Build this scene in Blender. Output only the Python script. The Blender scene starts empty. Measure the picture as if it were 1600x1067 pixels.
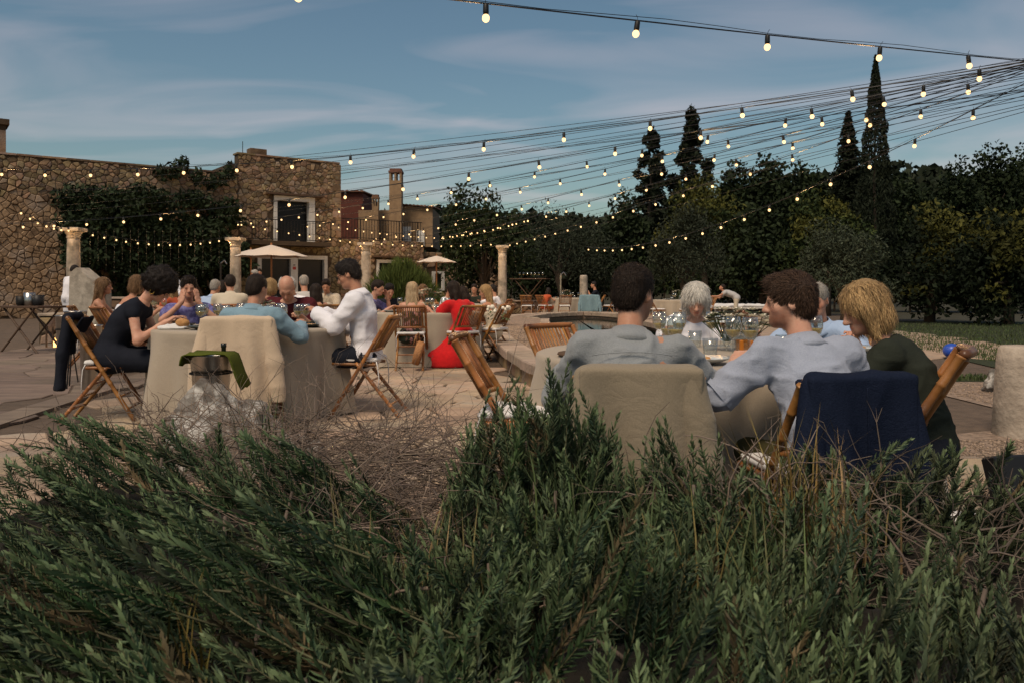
import bpy, math, random
import numpy as np
from mathutils import Vector, Matrix
R = math.radians
random.seed(11); rng = np.random.default_rng(11)
S = bpy.context.scene
C = S.collection
# ------------------------------------------------------------------ camera
F, CAMH, HY = 1244.0, 1.08, 452.0          # focal length in pixels of the 1600 px photograph, eye height, horizon row
cam = bpy.data.cameras.new('camera'); camo = bpy.data.objects.new('camera', cam); C.objects.link(camo)
camo.location = (0, 0, CAMH); camo.rotation_euler = (R(90), 0, 0)
cam.sensor_width = 36; cam.lens = F / 1600 * 36; cam.shift_y = (HY - 533.5) / 1600
cam.clip_start = .05; cam.clip_end = 3000
cam.dof.use_dof = True; cam.dof.focus_distance = 4.2; cam.dof.aperture_fstop = 11
S.camera = camo
# ------------------------------------------------------------------ sky, sun, exposure
SUN_EL, SUN_AZ = 54.0, 205.0     # azimuth clockwise from +Y: the soft light stands high behind the camera, a little to its left
w = bpy.data.worlds.new('World'); S.world = w; w.use_nodes = True
nt = w.node_tree; nt.nodes.clear()
def wn(t, **k):
    n = nt.nodes.new(t)
    for a, b in k.items(): setattr(n, a, b)
    return n
def wl(a, b): nt.links.new(a, b)
out = wn('ShaderNodeOutputWorld'); bg = wn('ShaderNodeBackground'); bg.inputs['Strength'].default_value = .054
sky = wn('ShaderNodeTexSky', sky_type='NISHITA'); sky.sun_disc = False
sky.sun_elevation = R(SUN_EL); sky.sun_rotation = R(SUN_AZ); sky.air_density = 1.3; sky.dust_density = 1.2; sky.ozone_density = 3.0
tc = wn('ShaderNodeTexCoord'); sep = wn('ShaderNodeSeparateXYZ'); wl(tc.outputs['Generated'], sep.inputs[0])
add = wn('ShaderNodeMath', operation='ADD'); add.inputs[1].default_value = .12; wl(sep.outputs[2], add.inputs[0])
mx = wn('ShaderNodeMath', operation='MAXIMUM'); mx.inputs[1].default_value = .06; wl(add.outputs[0], mx.inputs[0])
dx = wn('ShaderNodeMath', operation='DIVIDE'); wl(sep.outputs[0], dx.inputs[0]); wl(mx.outputs[0], dx.inputs[1])
dy = wn('ShaderNodeMath', operation='DIVIDE'); wl(sep.outputs[1], dy.inputs[0]); wl(mx.outputs[0], dy.inputs[1])
cmb = wn('ShaderNodeCombineXYZ'); wl(dx.outputs[0], cmb.inputs[0]); wl(dy.outputs[0], cmb.inputs[1])
mp = wn('ShaderNodeMapping'); mp.inputs['Rotation'].default_value = (0, 0, R(20)); mp.inputs['Scale'].default_value = (.5, 1.0, 1); mp.inputs['Location'].default_value = (4, 1, 0)
wl(cmb.outputs[0], mp.inputs[0])
n1 = wn('ShaderNodeTexNoise'); n1.inputs['Scale'].default_value = 1.5; n1.inputs['Detail'].default_value = 9; n1.inputs['Roughness'].default_value = .43; n1.inputs['Distortion'].default_value = 1.4
wl(mp.outputs[0], n1.inputs['Vector'])
rp = wn('ShaderNodeValToRGB'); rp.color_ramp.elements[0].position = .45; rp.color_ramp.elements[1].position = .8
rp.color_ramp.elements[0].color = (0, 0, 0, 1); rp.color_ramp.elements[1].color = (.4, .4, .4, 1)
wl(n1.outputs[0], rp.inputs[0])
mix = wn('ShaderNodeMix', data_type='RGBA'); mix.inputs['B'].default_value = (10.5, 8.6, 8.9, 1)
tint = wn('ShaderNodeMix', data_type='RGBA', blend_type='MULTIPLY'); tint.inputs['Factor'].default_value = 1; tint.inputs['B'].default_value = (.95, 1.02, .94, 1)
wl(sky.outputs[0], tint.inputs['A']); wl(tint.outputs['Result'], mix.inputs['A'])
wl(rp.outputs[0], mix.inputs['Factor']); wl(mix.outputs['Result'], bg.inputs['Color']); wl(bg.outputs[0], out.inputs[0])
sl = bpy.data.lights.new('sun', 'SUN'); sl.energy = 2.3; sl.angle = R(24); sl.color = (1, .81, .61)
so = bpy.data.objects.new('sun', sl); C.objects.link(so)
sd = Vector((math.sin(R(SUN_AZ)) * math.cos(R(SUN_EL)), math.cos(R(SUN_AZ)) * math.cos(R(SUN_EL)), math.sin(R(SUN_EL))))
so.rotation_euler = sd.to_track_quat('Z', 'Y').to_euler()
S.view_settings.view_transform = 'Standard'; S.view_settings.look = 'None'; S.view_settings.exposure = 0.45; S.view_settings.gamma = 1
S.cycles.use_denoising = True; S.cycles.max_bounces = 8; S.cycles.transparent_max_bounces = 12; S.cycles.caustics_refractive = False; S.cycles.caustics_reflective = False
S.cycles.sample_clamp_indirect = 4
# ------------------------------------------------------------------ helpers: placing
def P(px, py, D): return Vector(((px - 800) / F * D, D, CAMH - (py - HY) / F * D))
def PX(px, D): return (px - 800) / F * D
def tag(o, label=None, cat=None, group=None, kind=None):
    if label: o['label'] = label
    if cat: o['category'] = cat
    if group: o['group'] = group
    if kind: o['kind'] = kind
    return o
def empty(name, loc=(0, 0, 0), rz=0, label=None, cat=None, group=None):
    o = bpy.data.objects.new(name, None); C.objects.link(o); o.location = loc; o.rotation_euler = (0, 0, rz); o.empty_display_size = .1
    return tag(o, label, cat, group)
def link(name, me, mat=None, parent=None, loc=None, rz=None):
    o = bpy.data.objects.new(name, me); C.objects.link(o)
    if mat is not None and len(me.materials) == 0: me.materials.append(mat)
    if parent is not None: o.parent = parent
    if loc is not None: o.location = loc
    if rz is not None: o.rotation_euler = (0, 0, rz)
    return o
def copy_tree(o, parent=None):
    c = o.copy(); C.objects.link(c); c.parent = parent
    for ch in o.children: copy_tree(ch, c)
    return c
def np_mesh(name, V, faces, n=4, smooth=False, col=None):
    """faces: (m,n) array; or list of such arrays of several n"""
    me = bpy.data.meshes.new(name); V = np.asarray(V, np.float32)
    fl = [np.asarray(f, np.int32) for f in (faces if isinstance(faces, list) else [faces]) if len(f)]
    me.vertices.add(len(V)); me.vertices.foreach_set('co', V.ravel())
    tot = sum(f.size for f in fl); npoly = sum(len(f) for f in fl)
    me.loops.add(tot); me.loops.foreach_set('vertex_index', np.concatenate([f.ravel() for f in fl]))
    me.polygons.add(npoly)
    cnt = np.concatenate([np.full(len(f), f.shape[1], np.int32) for f in fl])
    st = np.concatenate([[0], np.cumsum(cnt)[:-1]]).astype(np.int32)
    me.polygons.foreach_set('loop_start', st); me.polygons.foreach_set('loop_total', cnt)
    if smooth: me.polygons.foreach_set('use_smooth', np.ones(npoly, bool))
    me.update(calc_edges=True)
    if col is not None:
        a = me.color_attributes.new('col', 'FLOAT_COLOR', 'POINT')
        c4 = np.ones((len(V), 4), np.float32); c4[:, :3] = col; a.data.foreach_set('color', c4.ravel())
    return me
class MB:
    """collects boxes, bars, tubes, lathes into one mesh"""
    def __init__(s): s.v = []; s.f = []
    def raw(s, vs, fs):
        b = len(s.v); s.v += [tuple(v) for v in vs]; s.f += [tuple(i + b for i in f) for f in fs]; return s
    def box(s, c, h, M=None, bev=0.0):
        hx, hy, hz = h; b = min(bev, hx * .45, hy * .45, hz * .45)
        if b <= 0:
            vs = [(x, y, z) for x in (-hx, hx) for y in (-hy, hy) for z in (-hz, hz)]
            fs = [(0, 1, 3, 2), (4, 6, 7, 5), (0, 4, 5, 1), (2, 3, 7, 6), (0, 2, 6, 4), (1, 5, 7, 3)]
        else:
            vs = []; fs = []
            for lv, (z, i) in enumerate(((-hz, b), (-hz + b, 0), (hz - b, 0), (hz, b))):
                vs += [(-hx + i, -hy + i, z), (hx - i, -hy + i, z), (hx - i, hy - i, z), (-hx + i, hy - i, z)]
            fs = [(3, 2, 1, 0), (12, 13, 14, 15)]
            for l in range(3):
                for k in range(4): fs.append((l * 4 + k, l * 4 + (k + 1) % 4, l * 4 + 4 + (k + 1) % 4, l * 4 + 4 + k))
        vs = [Vector(v) for v in vs]
        if M is not None: vs = [M @ v for v in vs]
        return s.raw([v + Vector(c) for v in vs], fs)
    def tube(s, pts, r, n=6, cap=True):
        pts = [Vector(p) for p in pts]; m = len(pts); rs = r if hasattr(r, '__len__') else [r] * m
        vs = []; fs = []; pn = None
        for i, p in enumerate(pts):
            t = (pts[min(i + 1, m - 1)] - pts[max(i - 1, 0)]).normalized()
            if pn is None: pn = t.cross(Vector((.31, .17, .93))); pn = pn.normalized() if pn.length > 1e-4 else t.orthogonal().normalized()
            pn = (pn - t * pn.dot(t)).normalized(); bn = t.cross(pn)
            for k in range(n):
                a = 2 * math.pi * k / n; vs.append(p + (pn * math.cos(a) + bn * math.sin(a)) * rs[i])
        for i in range(m - 1):
            for k in range(n): fs.append((i * n + k, i * n + (k + 1) % n, i * n + n + (k + 1) % n, i * n + n + k))
        if cap: fs.append(tuple(range(n))[::-1]); fs.append(tuple(range((m - 1) * n, m * n)))
        return s.raw(vs, fs)
    def lathe(s, prof, n=16, c=(0, 0, 0), close=True):
        vs = []; fs = []; m = len(prof)
        for (r, z) in prof:
            for k in range(n): a = 2 * math.pi * k / n; vs.append((c[0] + r * math.cos(a), c[1] + r * math.sin(a), c[2] + z))
        for i in range(m - 1):
            for k in range(n): fs.append((i * n + k, i * n + (k + 1) % n, i * n + n + (k + 1) % n, i * n + n + k))
        if close: fs.append(tuple(range(n))[::-1]); fs.append(tuple(range((m - 1) * n, m * n)))
        return s.raw(vs, fs)
    def ball(s, c, r, n=8, m=5, sc=(1, 1, 1)):
        vs = []; fs = []
        for i in range(1, m):
            th = math.pi * i / m
            for k in range(n): a = 2 * math.pi * k / n; vs.append((c[0] + r * sc[0] * math.sin(th) * math.cos(a), c[1] + r * sc[1] * math.sin(th) * math.sin(a), c[2] - r * sc[2] * math.cos(th)))
        vs += [(c[0], c[1], c[2] - r * sc[2]), (c[0], c[1], c[2] + r * sc[2])]; B = (m - 1) * n
        for i in range(m - 2):
            for k in range(n): fs.append((i * n + k, i * n + (k + 1) % n, i * n + n + (k + 1) % n, i * n + n + k))
        for k in range(n): fs.append((B, (k + 1) % n, k)); fs.append((B + 1, (m - 2) * n + k, (m - 2) * n + (k + 1) % n))
        return s.raw(vs, fs)
    def mesh(s, name, smooth=False):
        me = bpy.data.meshes.new(name); me.from_pydata(s.v, [], s.f)
        if smooth: me.polygons.foreach_set('use_smooth', np.ones(len(me.polygons), bool))
        return me
    def build(s, name, mat, parent=None, smooth=False, loc=None, rz=None): return link(name, s.mesh(name, smooth), mat, parent, loc, rz)
# ------------------------------------------------------------------ materials
MATS = {}
def pm(name, c1, c2=None, scale=6, rough=.7, bump=0, bscale=None, rnd=0.0, metal=0, spec=.4, trans=0, vcol=False, stretch=(1, 1, 1), detail=5, sub=0, sheen=0, ior=1.45, coords='Object', alpha=1, big=None, folds=0):
    m = bpy.data.materials.new(name); m.use_nodes = True; t = m.node_tree; b = t.nodes['Principled BSDF']; MATS[name] = m
    def N(ty, **k):
        n = t.nodes.new(ty)
        for a, v in k.items(): setattr(n, a, v)
        return n
    L = t.links.new
    b.inputs['Roughness'].default_value = rough; b.inputs['Metallic'].default_value = metal; b.inputs['Specular IOR Level'].default_value = spec
    b.inputs['IOR'].default_value = ior
    if trans: b.inputs['Transmission Weight'].default_value = trans
    if sheen: b.inputs['Sheen Weight'].default_value = sheen; b.inputs['Sheen Roughness'].default_value = .5
    if sub: b.inputs['Subsurface Weight'].default_value = sub; b.inputs['Subsurface Radius'].default_value = (.012, .006, .004)
    tcn = N('ShaderNodeTexCoord'); mpn = N('ShaderNodeMapping'); mpn.inputs['Scale'].default_value = stretch; L(tcn.outputs[coords], mpn.inputs[0])
    oi = N('ShaderNodeObjectInfo')
    off = N('ShaderNodeVectorMath', operation='ADD'); mul = N('ShaderNodeMath', operation='MULTIPLY'); mul.inputs[1].default_value = 37.0 if coords == 'Object' else 0
    L(oi.outputs['Random'], mul.inputs[0]); L(mpn.outputs[0], off.inputs[0]); L(mul.outputs[0], off.inputs[1])
    vec = off.outputs[0]
    c2 = c2 or c1
    nz = N('ShaderNodeTexNoise'); nz.inputs['Scale'].default_value = scale; nz.inputs['Detail'].default_value = detail; nz.inputs['Roughness'].default_value = .6; L(vec, nz.inputs['Vector'])
    rmp = N('ShaderNodeMapRange'); rmp.inputs[1].default_value = .32; rmp.inputs[2].default_value = .68; L(nz.outputs[0], rmp.inputs[0])
    mxn = N('ShaderNodeMix', data_type='RGBA'); mxn.inputs['A'].default_value = (*c1, 1); mxn.inputs['B'].default_value = (*c2, 1); L(rmp.outputs[0], mxn.inputs['Factor'])
    colo = mxn.outputs['Result']
    if big:   # a second, larger stain colour
        n3 = N('ShaderNodeTexNoise'); n3.inputs['Scale'].default_value = big[1]; n3.inputs['Detail'].default_value = 4; L(vec, n3.inputs['Vector'])
        r3 = N('ShaderNodeMapRange'); r3.inputs[1].default_value = .5; r3.inputs[2].default_value = .66; L(n3.outputs[0], r3.inputs[0])
        m3 = N('ShaderNodeMix', data_type='RGBA'); m3.inputs['B'].default_value = (*big[0], 1); L(r3.outputs[0], m3.inputs['Factor']); L(colo, m3.inputs['A']); colo = m3.outputs['Result']
    if vcol:
        at = N('ShaderNodeVertexColor'); at.layer_name = 'col'
        m2 = N('ShaderNodeMix', data_type='RGBA', blend_type='MULTIPLY'); m2.inputs['Factor'].default_value = 1; L(colo, m2.inputs['A']); L(at.outputs[0], m2.inputs['B']); colo = m2.outputs['Result']
    if rnd:
        hs = N('ShaderNodeHueSaturation'); mr = N('ShaderNodeMapRange'); mr.inputs[3].default_value = 1 - rnd; mr.inputs[4].default_value = 1 + rnd
        L(oi.outputs['Random'], mr.inputs[0]); L(mr.outputs[0], hs.inputs['Value'])
        fr = N('ShaderNodeMath', operation='MULTIPLY'); fr.inputs[1].default_value = 7.31; fr2 = N('ShaderNodeMath', operation='FRACT'); L(oi.outputs['Random'], fr.inputs[0]); L(fr.outputs[0], fr2.inputs[0])
        mh = N('ShaderNodeMapRange'); mh.inputs[3].default_value = .5 - rnd * .05; mh.inputs[4].default_value = .5 + rnd * .05; L(fr2.outputs[0], mh.inputs[0]); L(mh.outputs[0], hs.inputs['Hue'])
        L(colo, hs.inputs['Color']); colo = hs.outputs[0]
    L(colo, b.inputs['Base Color'])
    if folds:                     # soft creases of hanging cloth
        nf = N('ShaderNodeTexNoise'); nf.inputs['Scale'].default_value = 7; nf.inputs['Detail'].default_value = 3; nf.inputs['Distortion'].default_value = 1.6; L(vec, nf.inputs['Vector'])
        ab = N('ShaderNodeMath', operation='SUBTRACT'); ab.inputs[1].default_value = .5; L(nf.outputs[0], ab.inputs[0]); a2 = N('ShaderNodeMath', operation='ABSOLUTE'); L(ab.outputs[0], a2.inputs[0]); a3 = N('ShaderNodeMath', operation='POWER'); a3.inputs[1].default_value = .6; L(a2.outputs[0], a3.inputs[0])
        fb = N('ShaderNodeBump'); fb.inputs['Strength'].default_value = folds; fb.inputs['Distance'].default_value = .045; L(a3.outputs[0], fb.inputs['Height']); L(fb.outputs[0], b.inputs['Normal'])
    if bump:
        nb = N('ShaderNodeTexNoise'); nb.inputs['Scale'].default_value = bscale or scale * 2; nb.inputs['Detail'].default_value = 6; L(vec, nb.inputs['Vector'])
        bp = N('ShaderNodeBump'); bp.inputs['Strength'].default_value = bump; bp.inputs['Distance'].default_value = .02; L(nb.outputs[0], bp.inputs['Height']); L(bp.outputs[0], b.inputs['Normal'])
        if folds: L(fb.outputs[0], bp.inputs['Normal'])
    return m
def emit(name, c, s):
    m = bpy.data.materials.new(name); m.use_nodes = True; t = m.node_tree; t.nodes.clear(); MATS[name] = m
    e = t.nodes.new('ShaderNodeEmission'); o = t.nodes.new('ShaderNodeOutputMaterial'); e.inputs[0].default_value = (*c, 1); e.inputs[1].default_value = s; t.links.new(e.outputs[0], o.inputs[0]); return m
# ------------------------------------------------------------------ value noise
_perm = rng.random(65536).astype(np.float32)
def vnoise(p):
    p = np.asarray(p, np.float32); i = np.floor(p).astype(np.int64); f = p - i; f = f * f * (3 - 2 * f); r = 0
    for dx in (0, 1):
        for dy in (0, 1):
            for dz in (0, 1):
                h = ((i[:, 0] + dx) * 73856093 ^ (i[:, 1] + dy) * 19349663 ^ (i[:, 2] + dz) * 83492791) & 65535
                wgt = (f[:, 0] if dx else 1 - f[:, 0]) * (f[:, 1] if dy else 1 - f[:, 1]) * (f[:, 2] if dz else 1 - f[:, 2])
                r = r + _perm[h] * wgt
    return r * 2 - 1
# ------------------------------------------------------------------ smooth implicit shapes -> quad mesh
class Field:
    def __init__(s, lo, hi, vox):
        s.vox = vox; s.lo = np.array(lo, np.float64) - 3 * vox; n = np.ceil((np.array(hi) + 3 * vox - s.lo) / vox).astype(int) + 1
        s.n = n; s.f = np.full(n, .25, np.float32)
        s.ax = [s.lo[k] + vox * np.arange(n[k]) for k in range(3)]
    def _sub(s, lo, hi):
        a = np.maximum(np.floor((np.array(lo) - s.lo) / s.vox).astype(int), 0); b = np.minimum(np.ceil((np.array(hi) - s.lo) / s.vox).astype(int) + 1, s.n)
        if np.any(a >= b): return None
        sl_ = tuple(slice(a[k], b[k]) for k in range(3))
        g = np.meshgrid(*[s.ax[k][a[k]:b[k]] for k in range(3)], indexing='ij')
        return sl_, np.stack(g, -1).astype(np.float32)
    def _put(s, sl_, d, k, op):
        f = s.f[sl_]
        if op == 'add':
            if k > 0: h = np.maximum(k - np.abs(f - d), 0) / k; s.f[sl_] = np.minimum(f, d) - h * h * k * .25
            else: s.f[sl_] = np.minimum(f, d)
        else: s.f[sl_] = np.maximum(f, -d)
    def cap(s, a, b, r1, r2=None, k=.03, op='add', flat=None):
        """tapered capsule; flat=(sx,sy,sz axis vector, factor): squash along an axis"""
        r2 = r1 if r2 is None else r2; a = np.array(a, np.float32); b = np.array(b, np.float32); m = max(r1, r2) * (1.0 if flat is None else max(1, flat[1])) + k + 3 * s.vox
        q = s._sub(np.minimum(a, b) - m, np.maximum(a, b) + m)
        if q is None: return
        sl_, g = q; ba = b - a; L2 = float(ba @ ba) + 1e-9; pa = g - a
        t = np.clip((pa @ ba) / L2, 0, 1)[..., None]; v = pa - t * ba
        if flat is not None:
            ax = np.array(flat[0], np.float32); ax /= np.linalg.norm(ax); c = (v @ ax)[..., None]; v = v - ax * c * (1 - 1 / flat[1])
        s._put(sl_, np.sqrt((v * v).sum(-1)) - (r1 + (r2 - r1) * t[..., 0]), k, op)
    def ell(s, c, r, M=None, k=.03, op='add'):
        c = np.array(c, np.float32); r = np.array(r, np.float32); m = float(r.max()) + k + 3 * s.vox
        q = s._sub(c - m, c + m)
        if q is None: return
        sl_, g = q; p = g - c
        if M is not None: p = p @ np.array(M, np.float32)       # columns of M = local axes in world
        e = p / r; k0 = np.sqrt((e * e).sum(-1)); e2 = p / (r * r); k1 = np.sqrt((e2 * e2).sum(-1)) + 1e-6
        s._put(sl_, k0 * (k0 - 1) / k1, k, op)
    def box(s, c, h, rad=.01, M=None, k=.02, op='add', taper=0.0):
        c = np.array(c, np.float32); h = np.array(h, np.float32); m = float(np.linalg.norm(h)) * (1 + abs(taper)) + k + 3 * s.vox
        q = s._sub(c - m, c + m)
        if q is None: return
        sl_, g = q; p = g - c
        if M is not None: p = p @ np.array(M, np.float32)
        if taper: p = p.copy(); p[..., 0] /= (1 - taper * p[..., 2] / h[2] * .5)
        d = np.abs(p) - (h - rad); o = np.sqrt((np.maximum(d, 0) ** 2).sum(-1)) + np.minimum(d.max(-1), 0) - rad
        s._put(sl_, o, k, op)
    def half(s, p, n):          # keep only the side n points away from (cut what lies beyond p along n)
        n = np.array(n, np.float32); n /= np.linalg.norm(n); p = np.array(p, np.float32)
        g = np.stack(np.meshgrid(*s.ax, indexing='ij'), -1).astype(np.float32); s.f = np.maximum(s.f, (g - p) @ n)
    def nets(s):
        f = s.f; n = f.shape; ins = f < 0
        c = np.zeros(tuple(k - 1 for k in n), np.int8)
        for dx in (0, 1):
            for dy in (0, 1):
                for dz in (0, 1): c += ins[dx:n[0] - 1 + dx, dy:n[1] - 1 + dy, dz:n[2] - 1 + dz]
        act = (c > 0) & (c < 8); idx = np.full(act.shape, -1, np.int64); cells = np.argwhere(act); idx[act] = np.arange(len(cells))
        if len(cells) == 0: return np.zeros((0, 3)), np.zeros((0, 4), int)
        cor = np.array([(x, y, z) for x in (0, 1) for y in (0, 1) for z in (0, 1)])
        val = np.stack([f[cells[:, 0] + q[0], cells[:, 1] + q[1], cells[:, 2] + q[2]] for q in cor], 1)
        acc = np.zeros((len(cells), 3)); cnt = np.zeros(len(cells))
        for i in range(8):
            for j in range(i + 1, 8):
                if np.abs(cor[i] - cor[j]).sum() != 1: continue
                a, b = val[:, i], val[:, j]; m = (a < 0) != (b < 0); t = np.where(m, a / np.where(m, a - b, 1), 0)
                acc += np.where(m[:, None], cor[i] + t[:, None] * (cor[j] - cor[i]), 0); cnt += m
        V = s.lo + (cells + acc / cnt[:, None]) * s.vox; Q = []
        for ax in range(3):
            o = [k for k in range(3) if k != ax]
            sa = [slice(None)] * 3; sb = [slice(None)] * 3; sa[ax] = slice(0, n[ax] - 1); sb[ax] = slice(1, n[ax])
            A = ins[tuple(sa)]; B = ins[tuple(sb)]; e = np.argwhere(A != B)
            e = e[(e[:, o[0]] > 0) & (e[:, o[1]] > 0) & (e[:, o[0]] < n[o[0]] - 1) & (e[:, o[1]] < n[o[1]] - 1)]
            def at(d0, d1): q = e.copy(); q[:, o[0]] -= d0; q[:, o[1]] -= d1; return idx[q[:, 0], q[:, 1], q[:, 2]]
            q = np.stack([at(1, 1), at(0, 1), at(0, 0), at(1, 0)], 1)
            fl = A[e[:, 0], e[:, 1], e[:, 2]]
            if ax == 1: fl = ~fl
            q[~fl] = q[~fl][:, ::-1]; Q.append(q)
        return V, np.concatenate(Q)
def vnormals(V, Q):
    n = np.cross(V[Q[:, 2]] - V[Q[:, 0]], V[Q[:, 3]] - V[Q[:, 1]]); o = np.zeros_like(V)
    for k in range(4): np.add.at(o, Q[:, k], n)
    return o / (np.linalg.norm(o, axis=1, keepdims=True) + 1e-9)
def relax(V, Q, it=1, lam=.5):
    for _ in range(it):
        a = np.zeros_like(V); c = np.zeros(len(V))
        for k in range(4):
            for j in (1, 3): np.add.at(a, Q[:, k], V[Q[:, (k + j) % 4]]); np.add.at(c, Q[:, k], 1)
        V = V + lam * (a / np.maximum(c, 1)[:, None] - V)
    return V
# ================================================================== materials of the setting
m_soil = pm('soil', (.045, .032, .022), (.08, .058, .04), 9, .95, .6, 30)
m_ground = pm('earth', (.03, .03, .018), (.05, .045, .028), 3, .95, .5, 22, coords='Object')
m_flag = pm('flagstone', (.41, .305, .21), (.26, .19, .135), 4.5, .78, .6, 26, rnd=.26, big=((.3, .25, .19), 2.2))
m_flagg = pm('grey_flagstone', (.2, .15, .115), (.12, .092, .073), 2.6, .8, .5, 20, rnd=.22, stretch=(.6, 2, 1))
m_joint = pm('joint_mortar', (.12, .088, .064), (.075, .055, .04), 8, .95, .5, 40)
m_rubble = pm('rubble_stone', (.27, .185, .105), (.13, .086, .048), 3.2, .9, .8, 14, rnd=.42, big=((.22, .17, .125), 1.3))
m_mortar = pm('wall_mortar', (.075, .05, .029), (.05, .033, .02), 5, .95, .6, 20)
m_limestone = pm('limestone', (.42, .36, .29), (.26, .215, .17), 7, .85, .6, 24, big=((.17, .15, .12), 3))
m_cop = pm('coping_stone', (.36, .285, .22), (.24, .19, .15), 5, .85, .5, 22, rnd=.16)
m_pebble = pm('pebble_paving', (.33, .25, .19), (.14, .1, .075), 26, .85, 1.0, 30)
m_gravel = pm('gravel_ground', (.30, .225, .17), (.12, .088, .066), 17, .9, 1.0, 22)
m_white = pm('white_paint', (.62, .60, .56), (.5, .48, .44), 9, .6, .15)
m_dark = pm('dark_glass', (.006, .007, .009), (.012, .013, .015), 3, .3, spec=.25)
m_iron = pm('black_iron', (.012, .012, .012), (.03, .026, .022), 20, .55, metal=.6)
m_wood = pm('dark_wood', (.09, .05, .028), (.05, .028, .016), 4, .6, .3, 20, stretch=(1, 1, 8))
m_redwall = pm('red_render', (.11, .03, .02), (.075, .025, .016), 6, .9, .4)
m_ochre = pm('ochre_render', (.27, .18, .1), (.2, .13, .075), 5, .9, .5, 14)
m_rooftile = pm('roof_tile', (.2, .095, .055), (.1, .055, .035), 8, .85, .4, rnd=.25)
m_lawn = pm('lawn_soil', (.02, .028, .009), (.03, .036, .014), 9, .95, .8, 60)
m_grass = pm('grass_blade', (.042, .068, .018), (.06, .078, .026), 5, .7, vcol=True)
m_leaf = pm('leaf', (1, 1, 1), (.72, .74, .7), 2.2, .7, vcol=True, spec=.12)
m_bark = pm('bark', (.085, .062, .045), (.04, .03, .022), 8, .95, .8, 30, stretch=(1, 1, .3))
def water_mat():
    m = pm('pool_water', (.004, .014, .012), (.006, .02, .016), 2, .03, .12, 5, spec=.5); return m
m_water = water_mat()
# ================================================================== voronoi pieces
def clip(poly, mx, my, nx, ny):
    out_ = []; n = len(poly)
    for i in range(n):
        a = poly[i]; b = poly[(i + 1) % n]; da = (a[0] - mx) * nx + (a[1] - my) * ny; db = (b[0] - mx) * nx + (b[1] - my) * ny
        if da <= 0: out_.append(a)
        if (da < 0 < db) or (db < 0 < da): t = da / (da - db); out_.append((a[0] + t * (b[0] - a[0]), a[1] + t * (b[1] - a[1])))
    return out_
def voronoi(x0, x1, y0, y1, sx, sy, seed, jit=.42, keep=None):
    rr = random.Random(seed); nx = int((x1 - x0) / sx) + 1; ny = int((y1 - y0) / sy) + 1; pts = {}
    for i in range(-2, nx + 2):
        for j in range(-2, ny + 2):
            if rr.random() < .12 and 0 <= i < nx: continue
            pts[i, j] = (x0 + (i + .5 + (j % 2) * .5 + rr.uniform(-jit, jit)) * sx, y0 + (j + .5 + rr.uniform(-jit, jit)) * sy)
    res = []
    for (i, j), p in pts.items():
        if not (x0 <= p[0] <= x1 and y0 <= p[1] <= y1): continue
        if keep and not keep(*p): continue
        poly = [(max(p[0] - 2 * sx, x0), max(p[1] - 2 * sy, y0)), (min(p[0] + 2 * sx, x1), max(p[1] - 2 * sy, y0)), (min(p[0] + 2 * sx, x1), min(p[1] + 2 * sy, y1)), (max(p[0] - 2 * sx, x0), min(p[1] + 2 * sy, y1))]
        for a in range(-3, 4):
            for b in range(-3, 4):
                q = pts.get((i + a, j + b))
                if q is None or (a == 0 and b == 0): continue
                nx_, ny_ = q[0] - p[0], q[1] - p[1]
                poly = clip(poly, (p[0] + q[0]) / 2, (p[1] + q[1]) / 2, nx_, ny_)
                if len(poly) < 3: break
            if len(poly) < 3: break
        if len(poly) >= 3: res.append((p, poly))
    return res
def inset(poly, d, p):
    q = poly; n = len(poly)
    for i in range(n):
        a = poly[i]; b = poly[(i + 1) % n]; ex, ey = b[0] - a[0], b[1] - a[1]; L = math.hypot(ex, ey)
        if L < 1e-5: continue
        nx_, ny_ = ey / L, -ex / L
        if (p[0] - a[0]) * nx_ + (p[1] - a[1]) * ny_ > 0: nx_, ny_ = -nx_, -ny_
        q = clip(q, a[0] - nx_ * d, a[1] - ny_ * d, nx_, ny_)
        if len(q) < 3: return []
    return q
def merge_close(q, d):
    o = []
    for p in q:
        if not o or math.hypot(p[0] - o[-1][0], p[1] - o[-1][1]) > d: o.append(p)
    if len(o) > 3 and math.hypot(o[0][0] - o[-1][0], o[0][1] - o[-1][1]) < d: o.pop()
    return o
def stone_geo(p, poly, gap, hgt, bev, rr, tilt=.0):
    q = inset(poly, gap, p)
    if len(q) < 3: return None
    q = merge_close(q, gap * .8)
    if len(q) < 3: return None
    cx = sum(a[0] for a in q) / len(q); cy = sum(a[1] for a in q) / len(q); n = len(q)
    if sum((q[i][0] - cx) * (q[(i + 1) % n][1] - cy) - (q[(i + 1) % n][0] - cx) * (q[i][1] - cy) for i in range(n)) < 0: q = q[::-1]
    tx, ty = rr.uniform(-tilt, tilt), rr.uniform(-tilt, tilt)
    vs = [(a[0], a[1], -.02) for a in q] + [(a[0], a[1], hgt * .35 + (a[0] - cx) * tx + (a[1] - cy) * ty) for a in q]
    for a in q:
        L = math.hypot(a[0] - cx, a[1] - cy) + 1e-6; s_ = max(.5, 1 - bev / L)
        vs.append((cx + (a[0] - cx) * s_, cy + (a[1] - cy) * s_, hgt + (a[0] - cx) * tx + (a[1] - cy) * ty + rr.uniform(-.1, .1) * hgt))
    fs = []
    for k in range(n):
        for l in (0, 1): fs.append((l * n + k, l * n + (k + 1) % n, l * n + n + (k + 1) % n, l * n + n + k))
    fs.append(tuple(range(2 * n, 3 * n))); return vs, fs
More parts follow.
